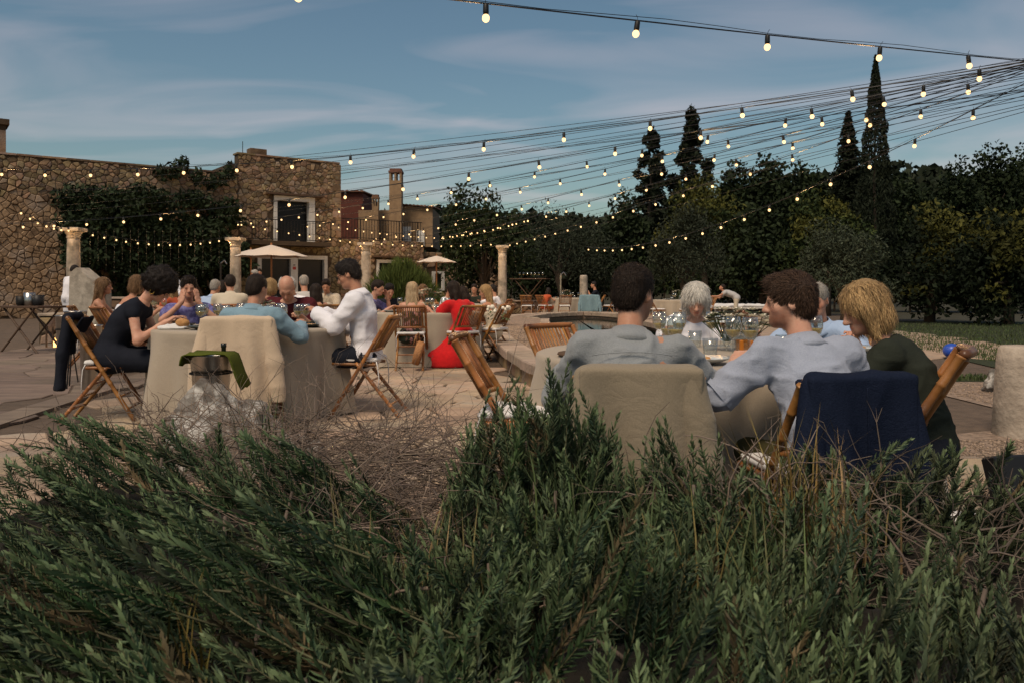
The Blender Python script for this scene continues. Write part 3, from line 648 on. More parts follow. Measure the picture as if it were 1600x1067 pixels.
def tree(name, label, px, D, top, base, wd, kind, n=5000, group=None, seed=0, trunk_h=None, cat='tree', ground=0.0, lum=1.0):
    rr = np.random.default_rng(seed + int(px)); X = PX(px, D); T = P(px, top, D).z; Bz = P(px, base, D).z; W = wd / F * D; e = empty(name, (X, D, ground), 0, label, cat, group)
    n = int(n * 1.1); T -= ground; Bz -= ground; H_ = T - Bz; lobes = []
    if kind == 'cypress':
        z = Bz + H_ * rr.random(n) ** 1.15; t = (z - Bz) / H_; rad = W / 2 * np.clip(np.minimum(1, (1 - t) * 1.25) ** .8, .02, 1) * (.7 + .3 * np.minimum(t / .12, 1)); a = rr.uniform(0, 6.28, n)
        q = .6 + .42 * rr.random(n) ** .6; lump = 1 + .12 * np.sin(a * 3 + z * 2.1) + .1 * np.sin(z * 5.3 + a)
        pts = np.stack([np.cos(a) * rad * q * lump, np.sin(a) * rad * q * lump, z], 1); size, el, up = .2, 2.6, 2.5
    elif kind == 'conifer':
        z = Bz + H_ * rr.random(n) ** 1.1; t = (z - Bz) / H_; tier = (t * 13 + .15 * np.sin(t * 40)) % 1
        rad = W / 2 * np.clip(1 - t, .03, 1) ** .75 * (1.1 - .6 * tier); a = rr.uniform(0, 6.28, n); br = np.abs(np.sin(a * 3.5 + np.floor(t * 13) * 1.9)) ** .6
        q = rr.random(n) ** .5 * (.35 + .75 * br); pts = np.stack([np.cos(a) * rad * q, np.sin(a) * rad * q, z - rad * q * .25], 1); size, el, up = .24, 2.4, .2
    elif kind == 'ragged':
        nl = 34
        for i in range(nl):
            t = i / nl; a = i * 2.4; rad = W / 2 * (1 - t ** 1.6) ** .8 * rr.uniform(.3, .85); q_ = rr.uniform(.6, 1.3); lobes.append(((math.cos(a) * rad, math.sin(a) * rad, Bz + H_ * (t * .95 + .02 + rr.uniform(-.02, .02))), (W * (.2 - .13 * t) * q_, W * (.2 - .13 * t) * q_, H_ * (.045 + .03 * rr.random()) * q_)))
        pts = clumps(lobes, n, rr, .25); size, el, up = .26, 1.9, .3
    else:
        nl = {'olive': 22, 'broad': 30, 'glossy': 24, 'bush': 20, 'dim': 26}[kind]
        for i in range(nl):
            d = rr.normal(size=3); d /= np.linalg.norm(d); d[2] = abs(d[2]) * 1.15 - .5; q = rr.uniform(.35, .8)
            s_ = rr.uniform(.2, .36); lobes.append(((d[0] * W * .5 * q, d[1] * W * .5 * q, Bz + H_ * (.5 + d[2] * .52 * q)), (W * s_ * .7, W * s_ * .7, H_ * s_ * .55)))
        pts = clumps(lobes, n, rr, .3); size, el, up = {'olive': (.16, 3.2, .5), 'broad': (.26, 1.7, .4), 'glossy': (.24, 2.1, .7), 'bush': (.2, 2, .6), 'dim': (.22, 2, .5)}[kind]
        z0_, z1_ = np.quantile(pts[:, 2], (.004, .996)); pts[:, 2] = Bz + (pts[:, 2] - z0_) / (z1_ - z0_) * (T - Bz)
    cols = {'cypress': ((.013, .018, .01), (.017, .022, .012)), 'conifer': ((.011, .016, .009), (.015, .02, .011)), 'ragged': ((.012, .017, .009), (.016, .021, .011)), 'olive': ((.03, .038, .024), (.042, .05, .033), (.024, .03, .019)),
            'broad': ((.015, .023, .01), (.022, .032, .013)), 'glossy': ((.017, .027, .011), (.024, .036, .014), (.014, .022, .01)), 'bush': ((.03, .038, .011), (.02, .03, .01), (.014, .022, .008)), 'dim': ((.009, .014, .007), (.012, .018, .008))}[kind]
    cols = [tuple(c * lum for c in q) for q in cols]
    V, Tt, col = leaf_cloud(pts, size * .9 * (D / 34) ** .6, rr, up, cols, .35, el)
    if kind in ('dim', 'bush'):        # noisy yellow-green patches of leaf colour, more towards the crown top
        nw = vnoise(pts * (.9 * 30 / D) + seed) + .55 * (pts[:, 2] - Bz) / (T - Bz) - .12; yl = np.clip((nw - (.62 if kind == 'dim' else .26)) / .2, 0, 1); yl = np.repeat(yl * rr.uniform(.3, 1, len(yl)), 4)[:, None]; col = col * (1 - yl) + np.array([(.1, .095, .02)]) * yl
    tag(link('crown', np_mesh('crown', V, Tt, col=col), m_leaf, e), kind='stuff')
    th = trunk_h if trunk_h is not None else Bz + H_ * .35; r0 = max(.09, W * .035); mb = MB()
    mb.tube([(0, 0, -.05), (.04 * W * .3, 0, th * .5), (-.03 * W, .02, th), (0, 0, (Bz + T) / 2 + .15 * H_)], [r0 * 1.35, r0, r0 * .75, r0 * .3], 7)
    for i in range(7 if lobes else 0):
        c = lobes[i * len(lobes) // 7][0]; mb.tube([(0, 0, th * .8), (c[0] * .45, c[1] * .45, (th + c[2]) / 2), c], [r0 * .6, r0 * .35, r0 * .12], 5)
    mb.build('trunk', m_bark, e, True); return e
G = 'trees behind the terrace'
tree('magnolia_tree', 'glossy-leaved tree wound with fairy lights behind the middle column', 757, 36, 296, 452, 158, 'glossy', 6500, G, 1, 1.6)
tree('olive_tree', 'broad dark olive tree over the far dining table', 878, 40, 324, 452, 190, 'olive', 10000, G, 2, 1.5)
tree('dark_tree', 'dark bushy tree between the olive and the two ragged conifers', 980, 44, 306, 460, 120, 'broad', 6500, G, 3)
tree('ragged_conifer', 'left of the two ragged dark conifers, with a bent crown', 1018, 48, 193, 400, 92, 'ragged', 7000, G, 4)
tree('ragged_conifer', 'right and taller of the two ragged dark conifers', 1081, 48.5, 168, 400, 104, 'ragged', 8500, G, 5)
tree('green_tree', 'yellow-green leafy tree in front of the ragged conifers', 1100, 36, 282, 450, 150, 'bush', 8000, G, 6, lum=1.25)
tree('olive_tree', 'grey-green olive tree behind the white-haired woman', 1070, 29, 326, 446, 140, 'olive', 9000, G, 7, 1.3)
for px_, tp, wd_, lb in ((1148, 262, 95, 'first dark broadleaf tree right of the ragged conifers'), (1203, 252, 100, 'middle dark broadleaf tree of the row before the sky'), (1258, 262, 96, 'third dark broadleaf tree of the row before the sky')):
    tree('broadleaf_tree', lb, px_, 46, tp, 440, wd_, 'broad', 6500, G, 8)
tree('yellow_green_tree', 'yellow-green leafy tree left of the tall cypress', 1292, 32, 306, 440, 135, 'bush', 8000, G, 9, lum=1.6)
tree('layered_conifer', 'layered dark conifer just left of the tall cypress', 1325, 46, 176, 380, 92, 'conifer', 9000, G, 10)
tree('cypress_tree', 'tall slender cypress pointing into the evening sky', 1368, 43, 88, 400, 58, 'cypress', 9500, G, 11)
tree('pale_olive_tree', 'pale round olive tree in front of the cypress', 1318, 22, 346, 470, 160, 'olive', 11000, G, 12, 1.0, lum=1.5)
tree('dark_tree', 'dark leafy tree behind the blonde woman with yellowish leaves', 1452, 26, 325, 490, 190, 'dim', 9500, G, 13)
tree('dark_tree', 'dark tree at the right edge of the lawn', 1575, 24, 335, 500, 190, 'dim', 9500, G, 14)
tree('dark_tree', 'dark tree in the shade between the two olive trees', 1190, 34, 330, 470, 150, 'broad', 7000, G, 15)
for px_, tp, wd_, D_, lb in ((1428, 278, 105, 60, 'rounded dark tree on the slope right of the cypress'), (1492, 258, 115, 64, 'rounded dark tree in the middle of the right slope'), (1553, 232, 125, 66, 'highest rounded dark tree on the right slope'), (1622, 226, 120, 68, 'rounded dark tree cut by the right edge of the picture')):
    tree('slope_tree', lb, px_, D_, tp, 400, wd_, 'broad', 6000, G, 16)
# distant wood on the hills: one mass
def wood():
    rr = np.random.default_rng(77); n = 1150; y = rr.uniform(56, 116, n); x = np.where(rr.random(n) < .25, rr.uniform(-75, 0, n), y * rr.uniform(-.02, .8, n)); z = hill_z(x, y); r = rr.uniform(1.6, 3.0, n)
    c = np.stack([x, y, z + r * .8], 1); m = 42; d = rr.normal(size=(n, m, 3)); d /= np.linalg.norm(d, axis=2, keepdims=True); d[:, :, 2] = np.abs(d[:, :, 2]) * 1.1 - .25
    pts = (c[:, None] + d * r[:, None, None] * rr.uniform(.75, 1.05, (n, m, 1))).reshape(-1, 3)
    V, T, col = leaf_cloud(pts, 1.05, rr, .4, ((.014, .02, .011), (.019, .025, .013), (.023, .029, .016)), .3, 1.5)
    tag(link('distant_woods', np_mesh('distant_woods', V, T, col=col), m_leaf), 'dark wooded hillside beyond the garden', 'woods', kind='stuff')
wood()
# thick dark undergrowth / hedge under the trees, in separate hedges
def hedge(px, D, top, wd, label, seed, n=4500, cols=((.012, .019, .008), (.017, .026, .01))):
    rr = np.random.default_rng(seed); X = PX(px, D); T = P(px, top, D).z; W = wd / F * D; e = empty('hedge', (X, D, 0), 0, label, 'hedge', 'dark hedges below the trees')
    lobes = [((rr.uniform(-W / 2, W / 2), rr.uniform(-.7, .7), T * rr.uniform(.25, .72)), (rr.uniform(.6, 1.2), .8, T * rr.uniform(.2, .34))) for _ in range(int(W * 3.2) + 6)]
    V, Tt, col = leaf_cloud(clumps(lobes, n, rr, .3), .24, rr, .4, cols, .35, 1.9); tag(link('foliage', np_mesh('foliage', V, Tt, col=col), m_leaf, e), kind='stuff')
    mb = MB()
    for k in range(6): mb.tube([(W * (k / 5 - .5) * .9, 0, -.05), (W * (k / 5 - .5) * .9 + .1, .1, T * .7)], [.06, .02], 5)
    mb.build('stems', m_bark, e)
hedge(870, 41.5, 392, 160, 'dark hedge behind the far dining table', 1)
hedge(1020, 43, 385, 190, 'dark hedge left of the white-haired woman', 2)
hedge(1200, 40, 380, 230, 'dark hedge behind the bending man', 3)
hedge(1400, 38, 388, 240, 'dark hedge below the cypress', 4, 6000)
hedge(1580, 36, 380, 260, 'dark hedge at the right edge', 5, 6000)
# creeper mass on the garden wall, framed by the columns
vine = empty('climbing_creeper', B(-8.2, 0, 1.2), 0, 'huge dark creeper covering the house wall between two columns', 'creeper')
rr_ = np.random.default_rng(9); lobes = []
for i in range(110):
    u = rr_.uniform(-10.9, -4.7); z = rr_.uniform(1.6, 4.75); 
    if u < -9.6: z = max(z, 2.2)
    q = Vector(B(u, z, rr_.uniform(.1, 1.1))) - Vector(vine.location); lobes.append((tuple(q), (rr_.uniform(.5, .9), .5, rr_.uniform(.35, .6))))
for i in range(7):
    q = Vector(B(-7.6 + i * .45 + rr_.uniform(-.1, .1), rr_.uniform(5.4, 6.1), .2)) - Vector(vine.location); lobes.append((tuple(q), (.3, .25, .42)))
for i in range(22):
    u = rr_.uniform(-10.3, -4.9); q = Vector(B(u, rr_.uniform(.4, 1.8), rr_.uniform(.0, .5))) - Vector(vine.location); lobes.append((tuple(q), (rr_.uniform(.3, .55), .3, .6)))
V, T_, col = leaf_cloud(clumps(lobes, 28000, rr_, .3), .24, rr_, .3, ((.016, .026, .012), (.022, .034, .015), (.028, .04, .02)), .35, 2.2)
tag(link('foliage', np_mesh('foliage', V, T_, col=col), m_leaf, vine), kind='stuff')
mb = MB()
for i in range(9):
    u = -10.4 + i * .65; p = [Vector(B(u + .3 * math.sin(k * 2 + i), k * .9, .35 + .2 * math.sin(i + k))) - Vector(vine.location) for k in range(6)]; mb.tube(p, [.1, .08, .07, .05, .04, .02], 6)
mb.build('stems', m_bark, vine)
# papyrus-like fluffy shrub before the wing
pap = empty('feathery_shrub', (PX(628, 22), 22, 0), 0, 'feathery green shrub growing before the terrace wing door', 'shrub')
rr_ = np.random.default_rng(12); n = 9000; a = rr_.uniform(0, 6.28, n); el = rr_.uniform(.35, 1.5, n); L = 2.25 * rr_.uniform(.55, 1, n) ** .5
d = np.stack([np.cos(a) * np.cos(el) * .75, np.sin(a) * np.cos(el) * .6, np.sin(el) * .93], 1); tips = d * L[:, None] + np.stack([np.zeros(n), np.zeros(n), -.12 * L * np.cos(el) * 2], 1)
base = tips - d * rr_.uniform(.25, .5, (n, 1)) + rr_.normal(size=(n, 3)) * .04; s_ = np.cross(d, rr_.normal(size=(n, 3))); s_ /= np.linalg.norm(s_, axis=1, keepdims=True)
V = np.stack([base - s_ * .017, base + s_ * .017, tips], 1).reshape(-1, 3); cc = np.repeat(np.array([(.07, .095, .025)]) * rr_.uniform(.5, 1.5, (n, 1)), 3, 0)
tag(link('foliage', np_mesh('foliage', V, np.arange(3 * n).reshape(-1, 3), col=cc), m_leaf, pap), kind='stuff')
MB().lathe([(.35, 0), (.28, .4), (.1, .9)], 9).build('stems', m_bark, pap)
# ================================================================== people
def skin(name, c): return pm(name, c, (c[0] * .86, c[1] * .72, c[2] * .7), 18, .5, .08, 90, vcol=True, spec=.35, sub=.12)
SK = [skin('skin_fair', (.56, .33, .23)), skin('skin_tan', (.45, .245, .155)), skin('skin_warm', (.5, .28, .19))]
def cloth(name, c, c2=None, sc=260, b=.12, rough=.9, sheen=.15, big=None, folds=.1): return pm(name, c, c2 or tuple(x * .86 for x in c), sc, rough, b, sc * 1.6, sheen=sheen if max(c) > .1 else 0, spec=.15 if max(c) > .1 else .05, big=big, folds=folds)
def hairm(name, c, c2): return pm(name, c, c2, 60, .55, .5, 140, spec=.2, stretch=(1, 1, .15), vcol=True)
HM = {'black': hairm('hair_black', (.012, .009, .008), (.022, .016, .013)), 'brown': hairm('hair_brown', (.03, .016, .0095), (.052, .029, .017)), 'dark': hairm('hair_dark_brown', (.016, .0105, .008), (.028, .018, .012)),
      'blonde': hairm('hair_blonde', (.42, .28, .13), (.27, .165, .075)), 'pale': hairm('hair_pale_blonde', (.55, .42, .26), (.36, .25, .14)), 'white': hairm('hair_white', (.66, .63, .57), (.42, .4, .36)), 'mid': hairm('hair_light_brown', (.2, .115, .055), (.12, .065, .032)), 'grey': hairm('hair_grey', (.4, .37, .33), (.25, .23, .2))}
m_gold = pm('gold', (.75, .5, .12), None, 5, .25, metal=1)
m_lens = pm('sunglass', (.01, .008, .007), None, 5, .15, spec=.6)
def rotz(a): c, s_ = math.cos(a), math.sin(a); return np.array([[c, -s_, 0], [s_, c, 0], [0, 0, 1]])
def rotx(a): c, s_ = math.cos(a), math.sin(a); return np.array([[1, 0, 0], [0, c, -s_], [0, s_, c]])
def roty(a): c, s_ = math.cos(a), math.sin(a); return np.array([[c, 0, s_], [0, 1, 0], [-s_, 0, c]])
def unit(v): v = np.array(v, float); return v / (np.linalg.norm(v) + 1e-9)
def elbow(sh, h, side, l1=.285, l2=.255, hint=None):
    sh, h = np.array(sh, float), np.array(h, float); d = h - sh; L = np.linalg.norm(d)
    if L > (l1 + l2) * .995: h = sh + d / L * (l1 + l2) * .995; d = h - sh; L = np.linalg.norm(d)
    a = (l1 * l1 - l2 * l2 + L * L) / (2 * L); r = math.sqrt(max(l1 * l1 - a * a, 1e-4)); u = d / L
    w_ = np.array(hint if hint is not None else (side * .45, -.25, -1)); w_ = w_ - u * (w_ @ u); return sh + u * a + unit(w_) * r, h
class Pose: pass
def make_pose(lean, hunch, sit, hands, head, s, hints=(None, None), legs=None, shw=.185, twist=0., crouch=None):
    p = Pose(); T = lambda a: np.array([0, math.sin(a), math.cos(a)])
    p.pel = np.array([0, -.02, .545 if sit else .96])
    p.abd = p.pel + T(lean * .8) * .17; p.chest = p.pel + T(lean) * .335; up = lean + hunch; p.neck = p.chest + T(up) * .19; p.tdir = T(up)
    tw = rotz(twist); fw = np.array([0, math.cos(up), -math.sin(up)])
    p.sh = [p.chest + T(up) * .125 + tw @ np.array([sd * shw, 0, 0]) - fw * .0 for sd in (-1, 1)]
    p.up = up; hd = T(up * .55) ; p.Rh = rotz(head[0]) @ roty(head[2] if len(head) > 2 else 0) @ rotx(-head[1])
    p.head = p.neck + hd * .075 + p.Rh @ np.array([0, .025, .11])
    p.el, p.ha = [], []
    for i, sd in enumerate((-1, 1)): e_, h_ = elbow(p.sh[i], hands[i], sd, hint=hints[i]); p.el.append(e_); p.ha.append(h_)
    p.hip = [p.pel + np.array([sd * .092, 0, -.03]) for sd in (-1, 1)]
    if legs: p.kn, p.an = legs
    elif sit: p.kn = [np.array([sd * .125, .4, .50]) for sd in (-1, 1)]; p.an = [np.array([sd * .13, .36 + .04 * sd, .085]) for sd in (-1, 1)]
    else: p.kn = [np.array([sd * .1, .02, .5]) for sd in (-1, 1)]; p.an = [np.array([sd * .11, -.02, .085]) for sd in (-1, 1)]
    return p
def bounds(pts, m): a = np.array(pts); return a.min(0) - m, a.max(0) + m
def head_mesh(p, vox, fem, beard=0.0, bald=False):
    c = p.head; M = p.Rh; W = lambda x, y, z: c + M @ np.array([x, y, z]); f = Field(*bounds([c], .19), vox); k = .025
    f.ell(W(0, -.015, .035), (.074, .092, .083), M, .02); f.ell(W(0, .018, -.02), (.062, .072, .085), M, k)
    f.ell(W(0, .045, -.075), (.042 if fem else .048, .045, .036), M, .03)                 # jaw
    f.ell(W(0, .078, -.088), (.02, .018, .018), M, .02)                                    # chin
    f.cap(W(-.03, .078, .022), W(.03, .078, .022), .013 if fem else .016, k=.018)          # brow
    for sx in (-1, 1):
        f.ell(W(sx * .042, .052, -.022), (.02, .022, .02), M, .025)                        # cheek
        f.ell(W(sx * .031, .098, .006), (.016, .014, .011), M, .0, 'sub'); f.ell(W(sx * .031, .077, .005), (.0135, .0135, .0115), M, .004)   # socket, eye
        f.ell(W(sx * .074, -.012, -.005), (.011, .023, .033), M @ rotz(sx * -.35), .006)   # ear
        f.ell(W(sx * .083, -.006, .0), (.006, .012, .018), M @ rotz(sx * -.35), 0, 'sub')
    f.cap(W(0, .088, .012), W(0, .112, -.028), .008, .0125, .012); f.cap(W(-.012, .099, -.032), W(.012, .099, -.032), .009, k=.01)   # nose
    f.cap(W(-.018, .085, -.058), W(.018, .085, -.058), .0075, k=.008); f.cap(W(-.015, .085, -.069), W(.015, .085, -.069), .0085, k=.008)  # lips
    nb = p.neck - p.tdir * .04
    f.cap(nb, c + M @ np.array([0, -.02, -.05]), .058 if not fem else .049, .05 if not fem else .044, .03)
    V, Q = f.nets(); L = (V - c) @ M; col = np.ones((len(V), 3))
    def blob(x, y, z, r, cl, st=1.0):
        d = ((L[:, 0] - x) / r[0]) ** 2 + ((L[:, 1] - y) / r[1]) ** 2 + ((L[:, 2] - z) / r[2]) ** 2; a = (np.clip(1.4 - d, 0, 1) * st)[:, None]; col[:] = col * (1 - a) + np.array(cl) * a
    blob(0, .09, -.063, (.022, .03, .011), (.85, .5, .48), .8)
    for sx in (-1, 1):
        blob(sx * .04, .06, -.03, (.022, .04, .02), (1, .8, .76), .5); blob(sx * .031, .09, .033, (.02, .03, .006), (.25, .2, .17), .85); blob(sx * .031, .09, .004, (.014, .03, .0055), (.16, .1, .08), .9)
    if beard:
        lipd = np.clip((np.hypot(L[:, 0] / 2.2, L[:, 2] + .063) - .006) / .006, 0, 1) * (L[:, 1] > .06) + (L[:, 1] <= .06); a = (np.clip((-.022 - .25 * np.abs(L[:, 0]) - L[:, 2] + .25 * np.clip(.05 - L[:, 1], 0, .2)) / .03, 0, 1) * np.clip((L[:, 1] + .01) / .04, 0, 1) * lipd * np.clip((L[:, 2] + .125) / .03, 0, 1) * beard)[:, None]; col[:] = col * (1 - a) + np.array((.28, .2, .16)) * a
    return V, Q, col
def hand_mesh(p, i, vox, curl, fa=None):
    sd = (-1, 1)[i]; h = p.ha[i]; fd = unit(h - p.el[i]) if fa is None else unit(fa); upv = np.array([0, 0, 1.]); side = unit(np.cross(fd, upv)) * 1.0; dn = unit(np.cross(side, fd)) * -1
    if fa is not None and len(fa) > 3: pass
    f = Field(*bounds([h, h + fd * .17, h + dn * .06], .08), vox); pc = h + fd * .05
    f.cap(p.ha[i] - unit(h - p.el[i]) * .06, h + fd * .01, .03, .026, .01); f.ell(pc, (.04, .048, .016), np.stack([side, fd, -dn], 1), .02)
    for j, (o, L) in enumerate(((-.03, .062), (-.011, .074), (.009, .07), (.028, .055))):
        o *= sd; a = pc + side * o + fd * .038; c1 = curl * (.6 + .12 * j); b = a + (fd * math.cos(c1) + dn * math.sin(c1)) * L * .5; c = b + (fd * math.cos(c1 * 2.1) + dn * math.sin(c1 * 2.1)) * L * .5
        f.cap(a, b, .0095, .0085, .006); f.cap(b, c, .0085, .007, .004)
    a = pc - side * sd * .03 - fd * .025; b = a + unit(-side * sd * .8 + fd * .7 + dn * .4) * .04; c = b + unit(-side * sd * .25 + fd + dn * .5) * .032
    f.cap(a, b, .0125, .0105, .012); f.cap(b, c, .0105, .008, .004)
    V, Q = f.nets(); return V, Q, np.ones((len(V), 3))
def body_prims(f, p, fem, g=0.0, torso=True, arms=1.0, legs=True, k=.05, big=1.0, armg=0.0, ab=1.0):
    Mt = np.stack([np.array([1, 0, 0]), np.cross(p.tdir, [1, 0, 0]), p.tdir], 1)
    sw = np.linalg.norm(p.sh[1] - p.sh[0]) / 2
    if torso:
        f.ell(p.pel + [0, 0, -.01], ((.17 if fem else .172) * big + g, .125 * ab + g, .125 + g), None, k)
        f.ell(p.abd, ((.125 if fem else .155) * big + g, .1 * ab + g, .16 + g), Mt, k); f.ell(p.chest, ((.14 if fem else .165) * big + g, .108 * ab + g, .165 + g), Mt, k)
        if fem:
            for sx in (-1, 1): f.ell(p.chest + Mt @ np.array([sx * .07, .075, .0]), (.06 + g, .06 + g, .065 + g), None, .03)
        f.cap(p.sh[0] * .84 + p.sh[1] * .16, p.sh[1] * .84 + p.sh[0] * .16, .06 + g, k=.055); f.cap(p.neck - p.tdir * .06, p.neck + p.tdir * .0, .07 + g * .7, .052 + g * .5, .05)
    if arms > 0:
        for i in (0, 1):
            a, e, h = p.sh[i], p.el[i], p.ha[i]; q = .9 if fem else 1.0
            if arms <= 1: f.cap(a, a + (e - a) * arms, .05 * q + g + armg, (.05 - .01 * arms) * q + g + armg * 1.5, .035)
            else: f.cap(a, e, .05 * q + g + armg, .041 * q + g + armg, .03); f.cap(e, e + (h - e) * (arms - 1), .043 * q + g + armg, (.043 - .014 * (arms - 1)) * q + g + armg, .025)
    if legs:
        for i in (0, 1):
            f.cap(p.hip[i], p.kn[i], .088 + g, .06 + g, k); f.cap(p.kn[i], p.an[i], .058 + g, .038 + g, .03)
            f.cap(p.an[i] + [0, -.02, -.035], p.an[i] + [0, .14, -.05], .036 + g, .03 + g, .02)
def allpts(p): return [p.pel, p.chest, p.neck, *p.sh, *p.el, *p.ha, *p.kn, *p.an]
def wrinkle(V, Q, amp, sc, seed=0, st=(1, 1, 1)):
    n = vnormals(V, Q); q = V * np.array(st) * sc + seed * 7.3; a = vnoise(q) * .6 + vnoise(q * 2.1 + 5) * .4; rd = (1 - np.abs(vnoise(q * .8 + 11))) ** 3 * 1.6 - .6; return V + n * ((a * .45 + rd * .8) * amp)[:, None]
def hair_strands(V, Q, c, M, n, seed, ln, flow, wd=.0035, lift=.006, rough=.22):
    """thin tapering ribbons combed over the hair shell"""
    rr = np.random.default_rng(seed); N = vnormals(V, Q); k = rr.integers(0, len(V), n); p0 = V[k]; nn = N[k]; L = (p0 - c) @ M; d = flow(L) @ M.T + rr.normal(size=(n, 3)) * rough
    d = d - nn * (d * nn).sum(1, keepdims=True) * .85; d /= np.linalg.norm(d, axis=1, keepdims=True) + 1e-9; s_ = np.cross(d, nn); s_ /= np.linalg.norm(s_, axis=1, keepdims=True) + 1e-9
    l = ln * rr.uniform(.5, 1.3, (n, 1)); w_ = wd * rr.uniform(.6, 1.3, (n, 1)); a = p0 - nn * .004; b = p0 + d * l * .5 + nn * lift * rr.uniform(.3, 1.3, (n, 1)); e = p0 + d * l - nn * lift * rr.uniform(-.6, .6, (n, 1))
    W_ = np.stack([a - s_ * w_, a + s_ * w_, b + s_ * w_ * .8, b - s_ * w_ * .8, e], 1).reshape(-1, 3); o = 5 * np.arange(n)[:, None]
    return W_, o + np.array([[0, 1, 2, 3]]), o + np.array([[3, 2, 4]])
def hair_mesh(p, style, vox, seed, nstr):
    c = p.head; M = p.Rh; W = lambda x, y, z: c + M @ np.array([x, y, z]); m = {'long': .42, 'curly': .24, 'bob': .3, 'bun': .25}.get(style, .2); f = Field(*bounds([c], m), vox)
    if style == 'balding':
        for sx in (-1, 1): f.ell(W(sx * .055, -.045, .01), (.03, .07, .05), M, .03)
        f.ell(W(0, -.095, .0), (.06, .03, .055), M, .03)
    else:
        th = {'short': .011, 'crop': .007, 'tousled': .009, 'bob': .018, 'long': .018, 'curly': .05, 'bun': .012}[style]
        f.ell(W(0, -.018, .042), (.076 + th, .093 + th, .082 + th), M, .02)
        if style in ('short', 'crop', 'tousled'): f.ell(W(0, -.055, -.02), (.068 + th * .5, .052 + th * .5, .06), M, .03)
        if style == 'tousled': f.ell(W(.01, .045, .095), (.056, .045, .026), M, .03)
        if style == 'short': f.ell(W(0, .04, .1), (.055, .04, .026), M, .03)
        if style == 'curly':
            rr = np.random.default_rng(seed)
            for i in range(60):
                d = unit(rr.normal(size=3)); 
                if d[1] > .55 and d[2] < .35 or d[2] < -.75: continue
                q = W(d[0] * .105, -.025 + d[1] * .115, .035 + d[2] * .115); f.ell(q, (.034, .034, .034), None, .012)
        if style == 'bob':
            f.ell(W(0, -.04, -.045), (.094, .085, .09), M, .04)
            for sx in (-1, 1): f.cap(W(sx * .078, .02, .03), W(sx * .082, .03, -.085), .026, .02, .03)
        if style == 'long':
            f.ell(W(0, -.06, -.06), (.09, .06, .1), M, .04); dn = unit(np.array([0, -.25, -1]) * 1.0)
            for x in (-.06, 0, .06): f.cap(W(x, -.075, -.08), W(x, -.075, -.08) + np.array([M[0, 0] * x * .2, 0, 0]) + dn * .19, .035, .022, .03)
            for sx in (-1, 1): f.cap(W(sx * .076, .01, .03), W(sx * .088, -.01, -.2), .024, .02, .03)
        if style == 'bun': f.ell(W(0, -.12, .04), (.042, .04, .042), M, .01); f.ell(W(0, -.05, -.02), (.068, .055, .06), M, .03)
        # the face stays open
        hl_ = .052 if style in ('short', 'tousled', 'crop') else .06
        f.ell(W(0, .088, -.04), (.066, .062, .1), M, 0, 'sub')
        if style in ('short', 'crop', 'tousled'):
            for sx in (-1, 1): f.ell(W(sx * .09, .012, -.03), (.035, .05, .045), M, 0, 'sub')
            f.ell(W(0, -.02, -.16), (.12, .14, .07), M, 0, 'sub')
    V, Q = f.nets(); V = relax(V, Q, 1)
    L = (V - c) @ M; am = {'crop': .002, 'short': .004, 'curly': .012, 'tousled': .002}.get(style, .004)
    V = wrinkle(V, Q, am, 34 if style != 'curly' else 45, seed, (1, 1, .35) if style in ('long', 'bob') else (1, 1, 1))
    if nstr:
        fl = {'long': lambda L: np.stack([L[:, 0] * 1.2, -.15 + 0 * L[:, 0], -1 + np.maximum(L[:, 2] - .06, 0) * 6], 1), 'bob': lambda L: np.stack([L[:, 0] * 3, .12 + 0 * L[:, 0], -1 + np.maximum(L[:, 2] - .08, 0) * 8], 1),
              'curly': lambda L: np.stack([L[:, 0] * 8, L[:, 1] * 8, L[:, 2] * 8], 1) + np.random.default_rng(3).normal(size=L.shape) * .8, 'tousled': lambda L: np.stack([.35 + L[:, 0] * 2, .5 - 5 * np.maximum(-L[:, 1], 0), -.8 + 9 * np.maximum(L[:, 2], 0)], 1)}.get(style, lambda L: np.stack([L[:, 0] * 3, .35 - 6 * np.maximum(-L[:, 1], 0), -1 + 10 * np.maximum(L[:, 2], 0)], 1))
        ln = {'long': .12, 'bob': .07, 'curly': .035, 'tousled': .05, 'crop': .013, 'short': .036}.get(style, .03)
        W_, q4, t3 = hair_strands(V, Q, c, M, nstr, seed, ln, fl, .0014 if style != 'crop' else .001, .011 if style == 'curly' else .006, .3 if style == 'curly' else .14)
        b = len(V); cv = np.concatenate([np.full((b, 3), .75), np.repeat(np.random.default_rng(seed).uniform(.5, 1.7, (len(W_) // 5, 1)), 5, 0) * np.ones((1, 3))]); return np.concatenate([V, W_]), [np.concatenate([Q, q4 + b]), t3 + b], cv
    return V, [Q], np.ones((len(V), 3))
NEAR, MID, FAR, TINY = 0, 1, 2, 3
VOX = {NEAR: (.0125, .0066, .006, .0075), MID: (.018, .009, .0085, .012), FAR: (.027, .014, .0115, .018), TINY: (.036, .022, .02, .028)}
ALLP = []
